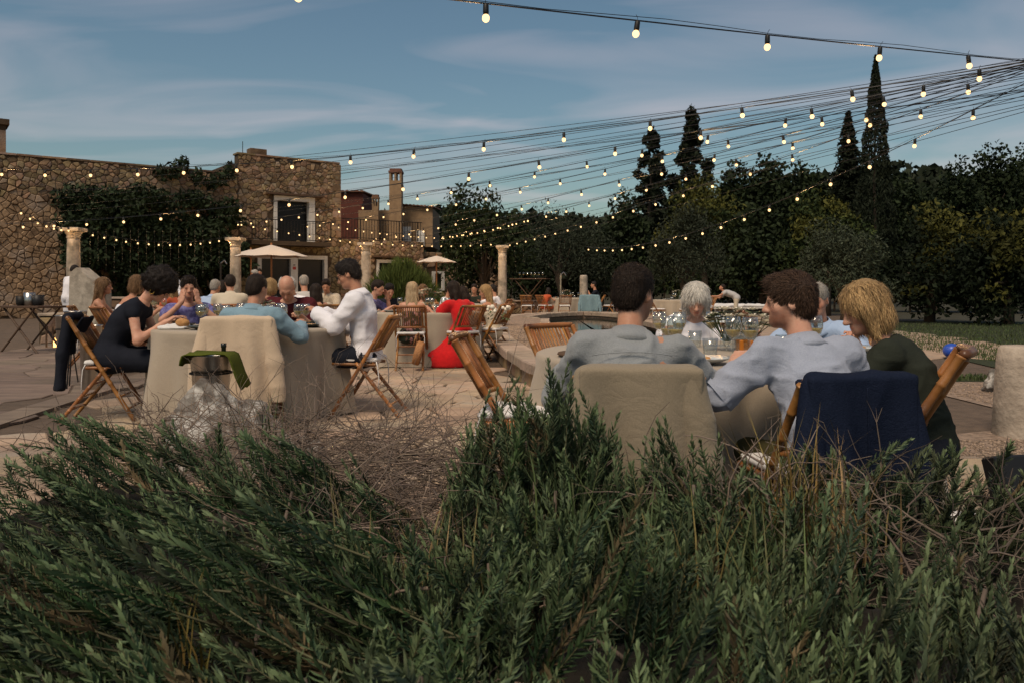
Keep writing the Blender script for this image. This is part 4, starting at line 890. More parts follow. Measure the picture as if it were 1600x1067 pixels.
def person(label, X, Y, yaw, lod, sk=0, fem=False, s=1.0, lean=12, hunch=16, sit=True, head=(0, 20), hands=None, curl=.7, hints=(None, None), hair=('short', 'brown'), top=None, sleeve=1.97, loose=.012, collar=False,
           bottom=None, skirt=False, dress=False, strapless=False, shoes=None, beard=0, twist=0, wr=.006, big=1.0, legs=None, armg=.008, z=0.0, fdir=(None, None), ab=1.0, glasses=None, earring=False, nofingers=False, ht=None):
    vb, vh, vf, vr = VOX[lod]
    hd = tuple(R(a) for a in head); hands = hands or ((-.17, .42, .8), (.17, .42, .8))
    mk = lambda s_: make_pose(R(lean), R(hunch), sit, [np.array(h) / s_ for h in hands], hd, s_, hints, legs, .165 if fem else .19, R(twist)); p = mk(s)
    if ht is not None:             # body size that brings the crown of the head to its height in the photograph
        dh = Y + math.cos(R(yaw)) * p.head[1]; s = min(1.1, max(.84, (P(0, ht, dh).z - z) / (p.head[2] + p.Rh[2, 2] * .12 + .012))); p = mk(s)
    e = empty('person', (X, Y, z), R(yaw), label, 'person', 'dinner guests'); e.scale = (s, s, s); lo, hi = bounds(allpts(p), .13)
    # body: trunk, limbs, head and hands in one mesh
    f = Field(lo, hi, vb * 1.2); body_prims(f, p, fem, 0, True, 2.0, True, big=big, ab=ab); V, Q = f.nets(); vs, qs, cs = [V], [Q], [np.ones((len(V), 3))]
    parts = [head_mesh(p, vh, fem, beard)]
    if not nofingers: parts += [hand_mesh(p, i, vf, curl, fdir[i]) for i in (0, 1)]
    b = len(V)
    for v, q, c_ in parts: vs.append(v); qs.append(q + b); cs.append(c_); b += len(v)
    me = np_mesh('body', np.concatenate(vs), np.concatenate(qs), smooth=True, col=np.concatenate(cs)); link('body', me, SK[sk], e)
    sd = len(ALLP) + 1; ALLP.append(e)
    # top
    if top is not None:
        f = Field(lo, hi, vb); q = sleeve
        g = loose
        body_prims(f, p, fem, g, True, 0, False, big=big, ab=ab)
        if q > 0: body_prims(f, p, fem, g, False, q, False, armg=armg, big=big)
        cutn = p.neck + p.tdir * (.0 if collar else (.0 if not strapless else -.17)); f.half(cutn, p.tdir if not strapless else p.tdir)
        if dress:
            if skirt == 'long': f.cap(p.pel + [0, .1, -.02], (p.kn[0] + p.kn[1]) / 2 + [0, -.02, -.03], .17, .16, .06); f.cap((p.kn[0] + p.kn[1]) / 2 + [0, -.1, -.02], [-.16, .2, .1], .18, .36, .1); f.half((0, 0, .015), (0, 0, -1))
            else:
                for i in (0, 1): f.cap(p.hip[i], p.hip[i] + (p.kn[i] - p.hip[i]) * .8, .1 + g, .085 + g, .06)
        if 0 < q <= 1:
            for i in (0, 1): pass
        V, Q = f.nets(); V = relax(V, Q, 1, .4); V = wrinkle(V, Q, wr, 8, sd, (1, 1, .7)); V = wrinkle(V, Q, wr * .55, 19, sd + 3, (.8, 1, 1.2))
        sh = link('dress' if dress else 'shirt', np_mesh('shirt', V, Q, smooth=True), top, e)
        if collar:                # standing band with a folded-down leaf, open at the throat
            hd_ = unit(p.head + p.Rh @ np.array([0, -.02, -.06]) - p.neck); ax = unit(p.tdir * .6 + hd_); nb = p.neck - p.tdir * .01; sx = np.array([1., 0, 0]); fy = unit(np.cross(ax, sx)); sx = np.cross(fy, ax); N_ = 32; rings = []
            for (dz, rad) in ((-.03, .092), (.012, .074), (.038, .067), (.041, .072), (.0, .096), (-.02, .11), (-.036, .085)):
                rings.append([nb + ax * (dz - .035 * max(0, math.sin(t_)) ** 3 * (dz < .03)) + (sx * math.cos(t_) * rad * 1.03 + fy * math.sin(t_) * rad) for t_ in np.linspace(0, 2 * math.pi, N_, endpoint=False)])
            vs_ = [q_ for r_ in rings for q_ in r_]; fs_ = [(l * N_ + k, l * N_ + (k + 1) % N_, l * N_ + N_ + (k + 1) % N_, l * N_ + N_ + k) for l in range(6) for k in range(N_) if not (6.5 <= k <= 8.5)]
            MB().raw(vs_, fs_).build('collar', top, sh, True)
    if bottom is not None:
        f = Field(lo, hi, vb * 1.5); f.ell(p.pel + [0, 0, -.01], (.178 * big, .137 * ab, .12), None, .05)
        if skirt:
            for i in (0, 1): f.cap(p.hip[i], p.kn[i], .105, .09, .08); 
            f.cap((p.hip[0] + p.hip[1]) / 2, (p.kn[0] + p.kn[1]) / 2 + [0, .0, 0], .11, .1, .08)
            if skirt == 'long': f.cap((p.kn[0] + p.kn[1]) / 2, (p.an[0] + p.an[1]) / 2, .15, .2, .08)
        else:
            for i in (0, 1): f.cap(p.hip[i], p.kn[i], .1, .074, .05); f.cap(p.kn[i], p.an[i], .072, .06, .03)
        f.half(p.pel + np.array([0, 0, .09]), (0, 0, 1)); V, Q = f.nets(); V = wrinkle(relax(V, Q, 1, .4), Q, .005, 11, sd + 5); link('skirt' if skirt else 'trousers', np_mesh('trousers', V, Q, smooth=True), bottom, e)
    if shoes is not None:
        for i in (0, 1):
            f = Field(*bounds([p.an[i] + [0, -.05, -.05], p.an[i] + [0, .17, -.03]], .07), max(vf, .014)); f.cap(p.an[i] + [0, -.03, -.03], p.an[i] + [0, .15, -.048], .043, .036, .02); f.half((0, 0, .004), (0, 0, -1)); V, Q = f.nets(); link('shoe', np_mesh('shoe', V, Q, smooth=True), shoes, e)
    if hair is not None:
        ns = {NEAR: 7000, MID: 1300, FAR: 300, TINY: 0}[lod]; V, qs, cv = hair_mesh(p, hair[0], vr if lod else .0065, sd, ns if hair[0] != 'balding' else ns // 4); link('hair', np_mesh('hair', V, qs, smooth=True, col=cv), HM[hair[1]], e)
    W = lambda x, y, z_: p.head + p.Rh @ np.array([x, y, z_])
    if glasses:
        mb = MB(); zz = .006 if glasses == 'eyes' else .09; yy = .108 if glasses == 'eyes' else .062
        for sx in (-1, 1): mb.tube([W(sx * .012, yy, zz + .012), W(sx * .05, yy - .006, zz + .014), W(sx * .052, yy - .008, zz - .014), W(sx * .016, yy, zz - .016), W(sx * .012, yy, zz + .012)], .0028, 5); mb.tube([W(sx * .052, yy - .008, zz + .01), W(sx * .08, 0, zz + .012)], .0025, 5)
        gl = mb.build('glasses', m_iron, e)
        for sx in (-1, 1): MB().raw([W(sx * .014, yy - .001, zz + .012), W(sx * .05, yy - .007, zz + .013), W(sx * .051, yy - .009, zz - .013), W(sx * .017, yy - .001, zz - .015)], [(0, 1, 2, 3)]).build('lens', m_lens if glasses != 'eyes' else m_lens, gl)
    if earring:
        for sx in (-1, 1): MB().tube([W(sx * .082 + 0, .0 + .018 * math.sin(t), -.055 + .02 * math.cos(t)) for t in np.linspace(0, 2 * math.pi, 13)], .0035, 6).build('earring', m_gold, e, True)
    e['_top'] = float(p.head[2] + .125) * s; del e['_top']
    return e, p
# ------------------------------------------------------------------ cloths
c_grey = cloth('grey_linen', (.25, .265, .275), (.21, .225, .235), 150, .3); c_pale = cloth('pale_blue_seersucker', (.34, .375, .45), (.28, .31, .39), 190, .35); c_white = cloth('white_cotton', (.72, .72, .76), (.65, .65, .7))
c_blue = cloth('blue_linen', (.2, .31, .38), (.16, .26, .33), 140, .3); c_black = cloth('black_cotton', (.012, .014, .02), (.018, .02, .028)); c_navy = cloth('navy_wool', (.012, .017, .035), (.017, .023, .045)); c_green = cloth('dark_green_wool', (.022, .026, .02), (.03, .034, .026))
c_maroon = cloth('maroon_print', (.09, .018, .022), (.05, .012, .016), 60); c_red = cloth('red_crepe', (.52, .012, .014), (.42, .01, .012), 20, .1); c_cream = cloth('cream_linen', (.52, .46, .36), (.45, .4, .31)); c_ltblue = cloth('light_blue_cotton', (.33, .43, .6), (.28, .38, .54))
c_floral = pm('floral_print', (.014, .022, .014), (.02, .03, .018), 40, .85, .2, big=((.45, .22, .22), 16)); c_violet = pm('violet_print', (.05, .04, .16), (.2, .2, .42), 30, .85); c_orange = cloth('rust_cotton', (.42, .08, .03)); c_brown = cloth('brown_cotton', (.05, .03, .022)); c_teal = cloth('grey_blue_cotton', (.12, .15, .19)); c_lgrey = cloth('light_grey_twill', (.42, .41, .4)); c_khaki = cloth('olive_twill', (.05, .045, .02)); c_rust = cloth('rust_brown_silk', (.19, .06, .035)); c_stripe = cloth('cream_stripe', (.5, .44, .34), (.33, .27, .2), 40)
l_black = pm('black_leather', (.015, .014, .013), None, 20, .4); l_white = pm('white_leather', (.66, .66, .66), None, 20, .5)
# ------------------------------------------------------------------ who sits where  (X, Y = hip on the seat, yaw: 0 looks away from the camera, 90 to the left)
T1 = (-2.28, 6.95); T2 = (-5.1, 11.6); T3 = (-1.32, 11.7); T4 = (2.05, 29.3); T5 = (1.09, 4.15); T6 = (5.1, 24.2); T7 = (-4.0, 14.6)
SEATS = []     # chairs drawn up to the tables: (X, Y, yaw, label, group?)
def _seat(X, Y, yaw, label, jk=None): SEATS.append((X, Y, yaw, label, jk))
# ---- near table
gm, gp = person('man in grey linen shirt seen from behind at the near table', PX(988, 2.8), 2.8, -4, NEAR, 1, lean=17, hunch=11, ht=414, head=(-34, 10), hands=((-.2, .4, .80), (.17, .44, .79)), hints=((-.5, -.35, -1), (1, -.1, -.75)), hair=('crop', 'dark'), top=c_grey, sleeve=1.62, armg=.012, loose=.012, collar=True, bottom=c_navy, shoes=l_black, wr=.017, beard=.5, big=1.05)
wm, wp = person('bearded man in pale blue short-sleeved shirt looking left at the near table', PX(1290, 2.87), 2.87, 12, NEAR, 0, lean=19, hunch=11, ht=427, head=(58, 6), hands=((-.2, .3, .79), (.2, .4, .8)), hints=((-1, -.4, -.8), (.6, -.2, -.9)), hair=('tousled', 'brown'), top=c_pale, sleeve=.9, armg=.02, loose=.014, collar=True, bottom=c_khaki, shoes=l_white, wr=.017, beard=.75, big=1.05)
person('white-haired woman in a white frilled top facing the near table', PX(1085, 5.55), 5.55, 170, NEAR, 0, fem=True, lean=14, hunch=16, ht=446, head=(0, 30), hands=((-.2, .4, .79), (.2, .4, .79)), hair=('bob', 'white'), top=c_white, sleeve=.42, armg=.03, loose=.014, bottom=c_lgrey, shoes=l_black, wr=.012)
person('blonde woman in dark green jacket bending her head at the near table', PX(1440, 3.17), 3.17, 56, NEAR, 0, fem=True, lean=14, hunch=20, ht=462, head=(34, 24), hands=((-.17, .42, .8), (.17, .42, .8)), hair=('bob', 'blonde'), top=c_green, sleeve=1.97, armg=.012, loose=.016, bottom=c_black, shoes=l_black, wr=.01)
person('man in light shirt half hidden behind the bearded man', PX(1292, 5.05), 5.05, 140, MID, 2, lean=16, hunch=14, ht=448, head=(5, 15), hands=((-.3, .45, .8), (.3, .4, .8)), hair=('crop', 'grey'), top=c_ltblue, sleeve=.85, armg=.02, loose=.016, collar=True, bottom=c_navy, shoes=l_black)
def limb_ring(e, a, b, r0, r1, mat, name, parent=None): MB().tube([Vector(a), Vector(a) * .5 + Vector(b) * .5, Vector(b)], [r0, (r0 + r1) / 2, r1], 18, cap=False).build(name, mat, parent or e, True)
c_stripeb = cloth('black_band', (.012, .012, .015)); c_stripew = cloth('white_band', (.6, .62, .65))
for k_, mt_ in enumerate((c_stripew, c_stripeb, c_stripew, c_stripeb)):     # striped turned-up cuff of the grey shirt
    q_ = .08 + k_ * .075; A_ = gp.el[1] + (gp.ha[1] - gp.el[1]) * q_; B_ = gp.el[1] + (gp.ha[1] - gp.el[1]) * (q_ + .068); limb_ring(gm, A_, B_, .070 - .0015 * k_, .0695 - .0015 * k_, mt_, 'cuff_band')
# yoke seam and box pleat on the back of the grey shirt, hem seams of the short sleeves
def back_seam(e, p, zoff, half, mat, name, drop=.02, g=.128):
    T_ = p.tdir; bk = np.array([0, -T_[2], T_[1]]); c_ = p.chest + T_ * zoff
    pts = [Vector(c_ + np.array([x, 0, 0]) + bk * (g * math.sqrt(max(.05, 1 - (x / .24) ** 2))) - T_ * drop * (x / half) ** 2) for x in np.linspace(-half, half, 15)]; MB().tube(pts, .0022, 5).build(name, mat, e, True)
back_seam(gm, gp, .06, .16, c_grey, 'yoke_seam', .0, .139)
for i_ in (0,):
    A_ = wp.sh[i_] + (wp.el[i_] - wp.sh[i_]) * .86; B_ = wp.sh[i_] + (wp.el[i_] - wp.sh[i_]) * .94; limb_ring(wm, A_, B_, .088, .09, c_pale, 'sleeve_hem')
# ---- left table
person('woman in black sleeveless dress leaning over her plate at the left table', -3.32, 6.62, -80, MID, 0, fem=True, lean=24, hunch=20, head=(0, 42), hands=((-.1, .46, .8), (.14, .44, .8)), hair=('curly', 'black'), top=c_black, sleeve=.16, loose=.012, dress=True, shoes=l_black, earring=True, armg=.004, ht=430)
person('woman hiding her face behind both hands at the left table', -3.2, 7.86, 205, MID, 2, fem=True, lean=14, hunch=12, head=(0, 8), hands=((-.075, .335, .945), (.075, .335, .945)), hints=((-1, .5, -1), (1, .5, -1)), fdir=((.15, -.15, 1), (-.15, -.15, 1)), curl=.12, hair=('short', 'dark'), top=c_violet, sleeve=.4, loose=.014, bottom=c_navy, skirt=True, shoes=l_black, armg=.02, ht=431)
person('man in blue linen shirt seen from behind at the left table', -1.98, 6.0, 3, MID, 1, lean=12, hunch=10, head=(-22, 14), hands=((-.25, .4, .8), (.3, .38, .8)), hints=((-.6, -.2, -.9), (.7, -.2, -.8)), hair=('crop', 'dark'), top=c_blue, sleeve=1.9, loose=.016, collar=True, armg=.014, bottom=c_navy, shoes=l_black, wr=.014, big=1.14, ht=429)
person('man with glasses in white shirt eating at the left table', -1.28, 6.86, 86, MID, 1, lean=5, hunch=8, head=(0, 26), hands=((-.1, .38, .88), (.14, .38, .87)), hair=('short', 'black'), top=c_white, sleeve=1.9, loose=.016, collar=True, armg=.014, bottom=c_black, shoes=l_black, glasses='eyes', wr=.014, ht=408)
person('balding older man in maroon shirt looking down at the left table', -2.2, 8.1, 178, MID, 2, lean=24, hunch=16, head=(12, 48), hands=((-.2, .42, .8), (.2, .42, .8)), hair=('balding', 'white'), top=c_maroon, sleeve=.9, armg=.02, loose=.016, bottom=c_navy, shoes=l_black, ht=436)
# ---- table behind on the left
person('woman with sunglasses and long hair at the left edge of the tables', PX(148, 10.6), 10.6, -70, MID, 1, fem=True, lean=8, hunch=8, head=(-5, 5), hair=('long', 'mid'), top=c_cream, sleeve=0, strapless=True, loose=.008, bottom=c_brown, skirt=True, shoes=l_black, glasses='sun_eyes', ht=434)
person('woman with bobbed hair and bare back beside the sunglasses woman', PX(186, 10.2), 10.2, -40, MID, 1, fem=True, lean=18, hunch=14, head=(-10, 12), hair=('bob', 'mid'), top=c_white, sleeve=0, strapless=True, loose=.008, bottom=c_brown, skirt=True, shoes=l_black, ht=431)
person('wavy blonde woman behind the woman hiding her face', PX(278, 11.6), 11.6, 75, FAR, 1, fem=True, lean=12, hunch=10, head=(0, 10), hair=('long', 'blonde'), top=c_orange, sleeve=.2, bottom=c_brown, skirt=True, shoes=l_black, ht=436)
person('standing waiter in white shirt behind the wavy blonde woman', PX(270, 14), 14, 160, FAR, 1, lean=10, hunch=12, sit=False, head=(0, 30), hands=((-.2, .3, 1.0), (.2, .3, 1.0)), hair=('short', 'black'), top=c_white, collar=True, bottom=c_black, shoes=l_black, ht=415)
person('grey-haired man in light blue shirt turned away behind the left table', PX(324, 12.4), 12.4, -20, FAR, 1, lean=14, hunch=12, head=(10, 12), hair=('crop', 'grey'), top=c_ltblue, loose=.02, collar=True, bottom=c_navy, shoes=l_black, ht=437)
person('dark-haired woman in white beside the light blue shirt', PX(338, 14.2), 14.2, -30, FAR, 1, fem=True, lean=12, hunch=10, head=(0, 12), hair=('bob', 'dark'), top=c_cream, sleeve=.5, bottom=c_brown, shoes=l_black, ht=439)
person('man in cream linen jacket seen from behind left of the blue shirt', PX(358, 11.8), 11.8, 12, FAR, 1, lean=12, hunch=12, head=(12, 14), hair=('short', 'dark'), top=c_cream, loose=.028, collar=True, bottom=c_navy, shoes=l_black, ht=430)
# ---- table behind in the middle left
person('woman with curly fair hair and rust silk top behind the blue shirt', PX(408, 10.6), 10.6, -40, FAR, 1, fem=True, lean=10, hunch=12, head=(20, 14), hair=('bob', 'blonde'), top=c_rust, sleeve=.8, bottom=c_brown, shoes=l_black, ht=436)
person('man in white shirt behind the balding man', PX(468, 12.2), 12.2, 150, FAR, 1, lean=14, hunch=12, head=(0, 20), hair=('short', 'black'), top=c_white, loose=.02, collar=True, bottom=c_navy, shoes=l_black, ht=436)
person('man in light grey shirt seen from behind between the tables', PX(478, 13.4), 13.4, 25, FAR, 1, lean=12, hunch=12, head=(0, 12), hair=('crop', 'grey'), top=c_lgrey, sleeve=.85, loose=.02, bottom=c_navy, shoes=l_black, ht=430)
person('dark-haired woman in brown dress seen from behind between the tables', PX(499, 11.5), 11.5, 40, FAR, 2, fem=True, lean=10, hunch=10, head=(-10, 10), hair=('long', 'dark'), top=c_brown, sleeve=.0, strapless=True, dress=True, shoes=l_black, ht=444)
person('young man in cream shirt facing the camera behind the white shirt', PX(516, 14.6), 14.6, 165, FAR, 1, lean=12, hunch=12, head=(20, 24), hair=('short', 'dark'), top=c_stripe, loose=.02, collar=True, bottom=c_navy, shoes=l_black, ht=437)
person('person in dark shirt standing by the parasol pole', PX(405, 24), 24, 200, TINY, 1, lean=6, hunch=8, sit=False, head=(0, 10), hands=((-.25, .1, .95), (.25, .1, .95)), hair=('short', 'black'), top=c_black, bottom=c_navy, shoes=l_black, nofingers=True, ht=420)
person('person in grey-blue shirt bending beside the parasol pole', PX(418, 23), 23, 120, TINY, 1, lean=30, hunch=14, sit=False, head=(0, 20), hands=((-.2, .4, .9), (.2, .4, .9)), hair=('short', 'grey'), top=c_teal, bottom=c_navy, shoes=l_black, nofingers=True, ht=422)
# ---- middle table
person('dark-haired man with hand at his mouth behind the white shirt', PX(570, 11.6), 11.6, -95, FAR, 2, lean=14, hunch=12, head=(-10, 16), hands=((-.1, .3, .98), (.2, .4, .8)), hair=('short', 'dark'), top=c_violet, sleeve=.8, bottom=c_navy, shoes=l_black, ht=438)
person('man in black shirt with sunglasses on his head at the middle table', PX(602, 12.6), 12.6, 205, FAR, 2, lean=16, hunch=14, head=(0, 26), hair=('short', 'black'), top=c_black, sleeve=.8, loose=.02, collar=True, bottom=c_navy, shoes=l_black, glasses='up', ht=444)
person('pale blonde woman with bare shoulders seen from behind at the middle table', PX(643, 10.78), 10.78, 2, FAR, 2, fem=True, lean=8, hunch=8, head=(0, 6), hair=('long', 'pale'), top=c_floral, sleeve=0, strapless=True, dress=True, shoes=l_black, ht=441)
person('woman with sunglasses pushed up facing the camera at the middle table', PX(662, 12.7), 12.7, 178, FAR, 2, fem=True, lean=8, hunch=8, head=(0, 6), hair=('long', 'mid'), top=c_cream, sleeve=.3, bottom=c_brown, shoes=l_black, glasses='up', ht=447)
person('woman in long red dress at the middle table', PX(722, 11.0), 11.0, 40, FAR, 2, fem=True, lean=16, hunch=12, head=(15, 12), hands=((-.25, .45, .8), (.2, .4, .8)), hair=('long', 'dark'), top=c_red, sleeve=.55, armg=.03, dress=True, skirt='long', shoes=l_black, ht=440)
person('dark-haired woman leaning behind the red dress', PX(742, 12.3), 12.3, 70, FAR, 2, fem=True, lean=16, hunch=14, head=(0, 20), hair=('long', 'dark'), top=c_red, sleeve=.4, bottom=c_brown, shoes=l_black, ht=449)
person('long-haired blonde woman with bare arms right of the red dress', PX(770, 11.9), 11.9, 60, FAR, 1, fem=True, lean=8, hunch=10, head=(30, 14), hair=('long', 'blonde'), top=c_cream, sleeve=0, strapless=True, bottom=c_cream, skirt=True, shoes=l_black, ht=458)
person('bearded bald man in white shirt at the table behind the red dress', PX(692, 17), 17, 250, TINY, 1, lean=12, hunch=12, head=(0, 10), hands=((-.05, .35, 1.0), (.2, .4, .8)), hair=('crop', 'dark'), top=c_white, beard=.9, bottom=c_navy, shoes=l_black, ht=446)
person('dark-haired man in green patterned shirt at the back table', PX(742, 18.2), 18.2, 175, TINY, 1, lean=8, hunch=10, head=(0, 8), hair=('short', 'dark'), top=c_green, bottom=c_navy, shoes=l_black, ht=444)
person('man in white shirt turned left beside the middle column', PX(778, 17.4), 17.4, 75, TINY, 1, lean=8, hunch=10, head=(0, 8), hands=((-.1, .35, 1.0), (.2, .35, .85)), hair=('short', 'black'), top=c_white, bottom=c_navy, shoes=l_black, ht=445)
# ---- far tables
person('woman in rust-red dress at the far table seen from the side', PX(851, 28.6), 28.6, -50, TINY, 1, fem=True, lean=16, hunch=12, head=(0, 12), hair=('long', 'black'), top=c_orange, sleeve=.1, dress=True, shoes=l_black, nofingers=True, ht=452)
person('man in black shirt drinking at the far table', PX(933, 29.2), 29.2, 88, TINY, 1, lean=8, hunch=10, head=(0, 4), hands=((-.08, .32, 1.02), (.15, .4, .85)), hair=('short', 'black'), top=c_black, sleeve=.5, bottom=c_lgrey, shoes=l_black, nofingers=True, ht=440)
person('man in grey shirt and pale trousers bending over the right far table', PX(1150, 25), 25, 75, TINY, 1, lean=62, hunch=12, sit=False, head=(0, -20), hands=((-.12, .75, .85), (.15, .7, .82)), hair=('short', 'dark'), top=c_lgrey, collar=True, loose=.02, bottom=c_cream, shoes=l_white, nofingers=True, ht=448)
person('woman in rust top seated beside the bending man', PX(1104, 25.2), 25.2, 120, TINY, 2, fem=True, lean=6, hunch=8, head=(0, 0), hair=('bun', 'dark'), top=c_orange, sleeve=.2, bottom=c_brown, shoes=l_black, nofingers=True, ht=452)
person('server in white shirt at the white stone block on the left', PX(107, 18.6), 18.6, -30, TINY, 1, lean=8, hunch=8, sit=False, s=.93, head=(0, 25), hands=((-.2, .3, 1.0), (.2, .35, 1.05)), hair=('short', 'black'), top=c_white, sleeve=.9, bottom=c_white, shoes=l_black, nofingers=True)
CHAIR_AT = {'bearded man in pale': (PX(1266, 2.85), 2.85, 12), 'blonde woman in dark': (PX(1378, 3.15), 3.15, 62)}
# ================================================================== bamboo folding chair
m_bamboo = pm('bamboo', (.36, .16, .045), (.2, .08, .024), 5, .38, .25, 20, rnd=.18, stretch=(1, 1, 1), big=((.1, .042, .016), 3), spec=.5)
m_cush = cloth('white_cushion', (.66, .65, .64), (.58, .57, .56), 60, .2)
def bamboo_tube(a, b, r, n=7):
    a, b = Vector(a), Vector(b); L = (b - a).length; k = max(2, int(L / .11)); pts, rs = [], []
    for i in range(k):
        for (t, q) in ((.02, 1.0), (.5, .93), (.93, .98), (.97, 1.14)): pts.append(a + (b - a) * ((i + t) / k)); rs.append(r * q)
    pts.append(b); rs.append(r); return MB().tube(pts, rs, n)
def make_chair():
    e = empty('bamboo_chair'); hw = .205
    for sx in (-1, 1):
        bamboo_tube((sx * hw, .23, 0), (sx * hw, -.27, .83), .0175).build('long_leg', m_bamboo, e, True)
        bamboo_tube((sx * (hw - .03), .02, .455), (sx * (hw - .03), -.35, 0), .0165).build('rear_leg', m_bamboo, e, True)
        bamboo_tube((sx * (hw - .03), .24, .445), (sx * (hw - .03), -.15, .435), .0145).build('seat_rail', m_bamboo, e, True)
        bamboo_tube((sx * (hw - .045), -.135, .56), (sx * (hw - .045), -.283, .815), .0145).build('back_post', m_bamboo, e, True)
    arc = lambda z, y, n=9: [((i / (n - 1) * 2 - 1) * hw, y - .035 * (1 - (i / (n - 1) * 2 - 1) ** 2), z) for i in range(n)]
    MB().tube(arc(.835, -.275), .018, 7).build('top_rail', m_bamboo, e, True); MB().tube(arc(.56, -.115), .0155, 7).build('lower_rail', m_bamboo, e, True)
    for k in range(11):
        x = (k - 5) * .0265; q = .035 * (1 - (x / hw) ** 2); MB().tube([(x, -.115 - q, .565), (x, -.275 - q, .83)], .0068, 5).build('slat', m_bamboo, e, True)
    for z, y in ((.1, .17), (.2, .11)): bamboo_tube((-hw, y, z), (hw, y, z), .009, 6).build('stretcher', m_bamboo, e, True)
    for z in (.1, .2, .3): bamboo_tube((-hw + .03, -.35 + z * .813, z), (hw - .03, -.35 + z * .813, z), .009, 6).build('stretcher', m_bamboo, e, True)
    for k in range(8): MB().tube([(-hw + .03, .21 - k * .048, .452), (hw - .03, .21 - k * .048, .452)], .008, 5).build('seat_slat', m_bamboo, e, True)
    f = Field((-.2, -.2, .45), (.2, .24, .5), .012); f.box((0, .03, .478), (.185, .195, .018), .016); V, Q = f.nets(); V = wrinkle(V, Q, .004, 14, 3); cu = link('cushion', np_mesh('cushion', V, Q, smooth=True), m_cush, e)
    for sx in (-1, 1): MB().tube([(sx * .17, -.15, .475), (sx * .19, -.17, .42), (sx * .185, -.18, .32), (sx * .195, -.175, .24)], .0045, 5).build('tie', m_cush, cu, True)
    return e
chair0 = make_chair(); _cused = False
def place_chair(X, Y, yaw, label, group='bamboo chairs at the tables', sc=1.0):
    global _cused
    c = chair0 if not _cused else copy_tree(chair0); _cused = True; c.location = (X, Y, .012); c.rotation_euler = (0, 0, R(yaw)); c.scale = (sc, sc, sc); tag(c, label, 'chair', group); return c
for e in ALLP:                                             # a chair under everyone who sits
    if e.name.startswith('person') and not any(w_ in e['label'] for w_ in ('standing', 'bending over', 'bending beside', 'server')):
        lb = e['label']; who = ' '.join(lb.split()[:9]); at_ = next((v for k, v in CHAIR_AT.items() if lb.startswith(k)), (e.location.x, e.location.y, math.degrees(e.rotation_euler[2]))); place_chair(*at_, 'bamboo chair of the ' + who, sc=.95 if 'grey linen' in lb else (.915 if 'bearded man in pale' in lb else 1.0))
place_chair(PX(908, 4.85), 4.85, 222, 'empty bamboo chair drawn up at the left end of the near table')
place_chair(PX(806, 3.9), 3.9, -95, 'empty bamboo chair tilted back left of the near table')
for px_, D_, yw, lb in ((825, 28.2, -20, 'empty bamboo chair at the far table beside the rust dress'), (882, 27.9, 5, 'empty bamboo chair with white cushion before the far tablecloth'), (1025, 23.5, -80, 'empty bamboo chair left of the right far table'), (1075, 22.8, 10, 'empty bamboo chair before the right far table'),
                        (920, 28.0, 0, 'bamboo chair under the grey-blue shawl at the far table'), (955, 28.6, 60, 'bamboo chair under the pink shawl at the far table'), (300, 13.2, 190, 'empty bamboo chair behind the left tables'), (455, 16.2, 200, 'empty bamboo chair behind the middle left table'), (528, 13, 60, 'empty bamboo chair between left and middle tables')):
    place_chair(PX(px_, D_), D_, yw, lb)
# ================================================================== tables and cloths
c_table = cloth('oatmeal_tablecloth', (.36, .305, .24), (.31, .265, .205), 200, .12, .92, folds=.06)
m_tabwood = pm('table_wood', (.12, .07, .04), None, 5, .7)
def round_table(T, Rr, name, n=120):
    t = empty('round_table', (T[0], T[1], 0), 0, 'round dining table under ' + name, 'table', 'round dining tables')
    MB().lathe([(Rr - .03, .715), (Rr - .01, .722), (Rr - .01, .742), (Rr - .03, .748)], 40).build('tabletop', m_tabwood, t)
    MB().lathe([(.3, .012), (.28, .06), (.06, .12), (.06, .7), (.2, .712)], 16).build('pedestal', m_tabwood, t, True)
    rr = np.random.default_rng(int(abs(T[0] * 100))); th = np.linspace(0, 2 * np.pi, n, endpoint=False); ph = rr.uniform(0, 6.28, 4)
    wv = np.sin(th * 9 + ph[0]) * .5 + np.sin(th * 14 + ph[1]) * .35 + np.sin(th * 5 + ph[2]) * .3 + np.sin(th * 23 + ph[3]) * .15
    rows = [(0, .753), (Rr * .5, .753), (Rr * .9, .753), (Rr - .005, .7525), (Rr + .012, .745), (Rr + .018, .725)]
    V = [np.stack([r * np.cos(th), r * np.sin(th), np.full(n, z)], 1) for r, z in rows]
    for z in np.linspace(.68, .025, 12):
        q = (.725 - z) / .7; r = Rr + .012 + .045 * q + (np.abs(wv) ** 1.4 * np.sign(wv) * .125 - .02) * q ** .8; V.append(np.stack([r * np.cos(th), r * np.sin(th), np.full(n, z) + .006 * wv * q], 1))
    V = np.concatenate(V); m_ = len(rows) + 12; i = np.arange(m_ * n).reshape(m_, n); j = np.roll(i, -1, 1); Q = np.stack([i[:-1].ravel(), j[:-1].ravel(), j[1:].ravel(), i[1:].ravel()], 1)
    return tag(link('tablecloth', np_mesh('tablecloth', V, Q, smooth=True), c_table, loc=(T[0], T[1], 0)), 'oatmeal linen cloth of ' + name, 'tablecloth', 'tablecloths')
for T, r, nm in ((T1, .8, 'the left front table'), (T2, .8, 'the table behind the curly-haired woman'), (T3, .85, 'the middle table by the red dress'), (T4, .82, 'the far table beyond the pool'), (T5, .95, 'the near right table'), (T6, .8, 'the far table by the bending man'), (T7, .8, 'the table behind the balding man'), ((PX(730, 18), 17.6), .8, 'the back table left of the middle column')): round_table(T, r, nm)
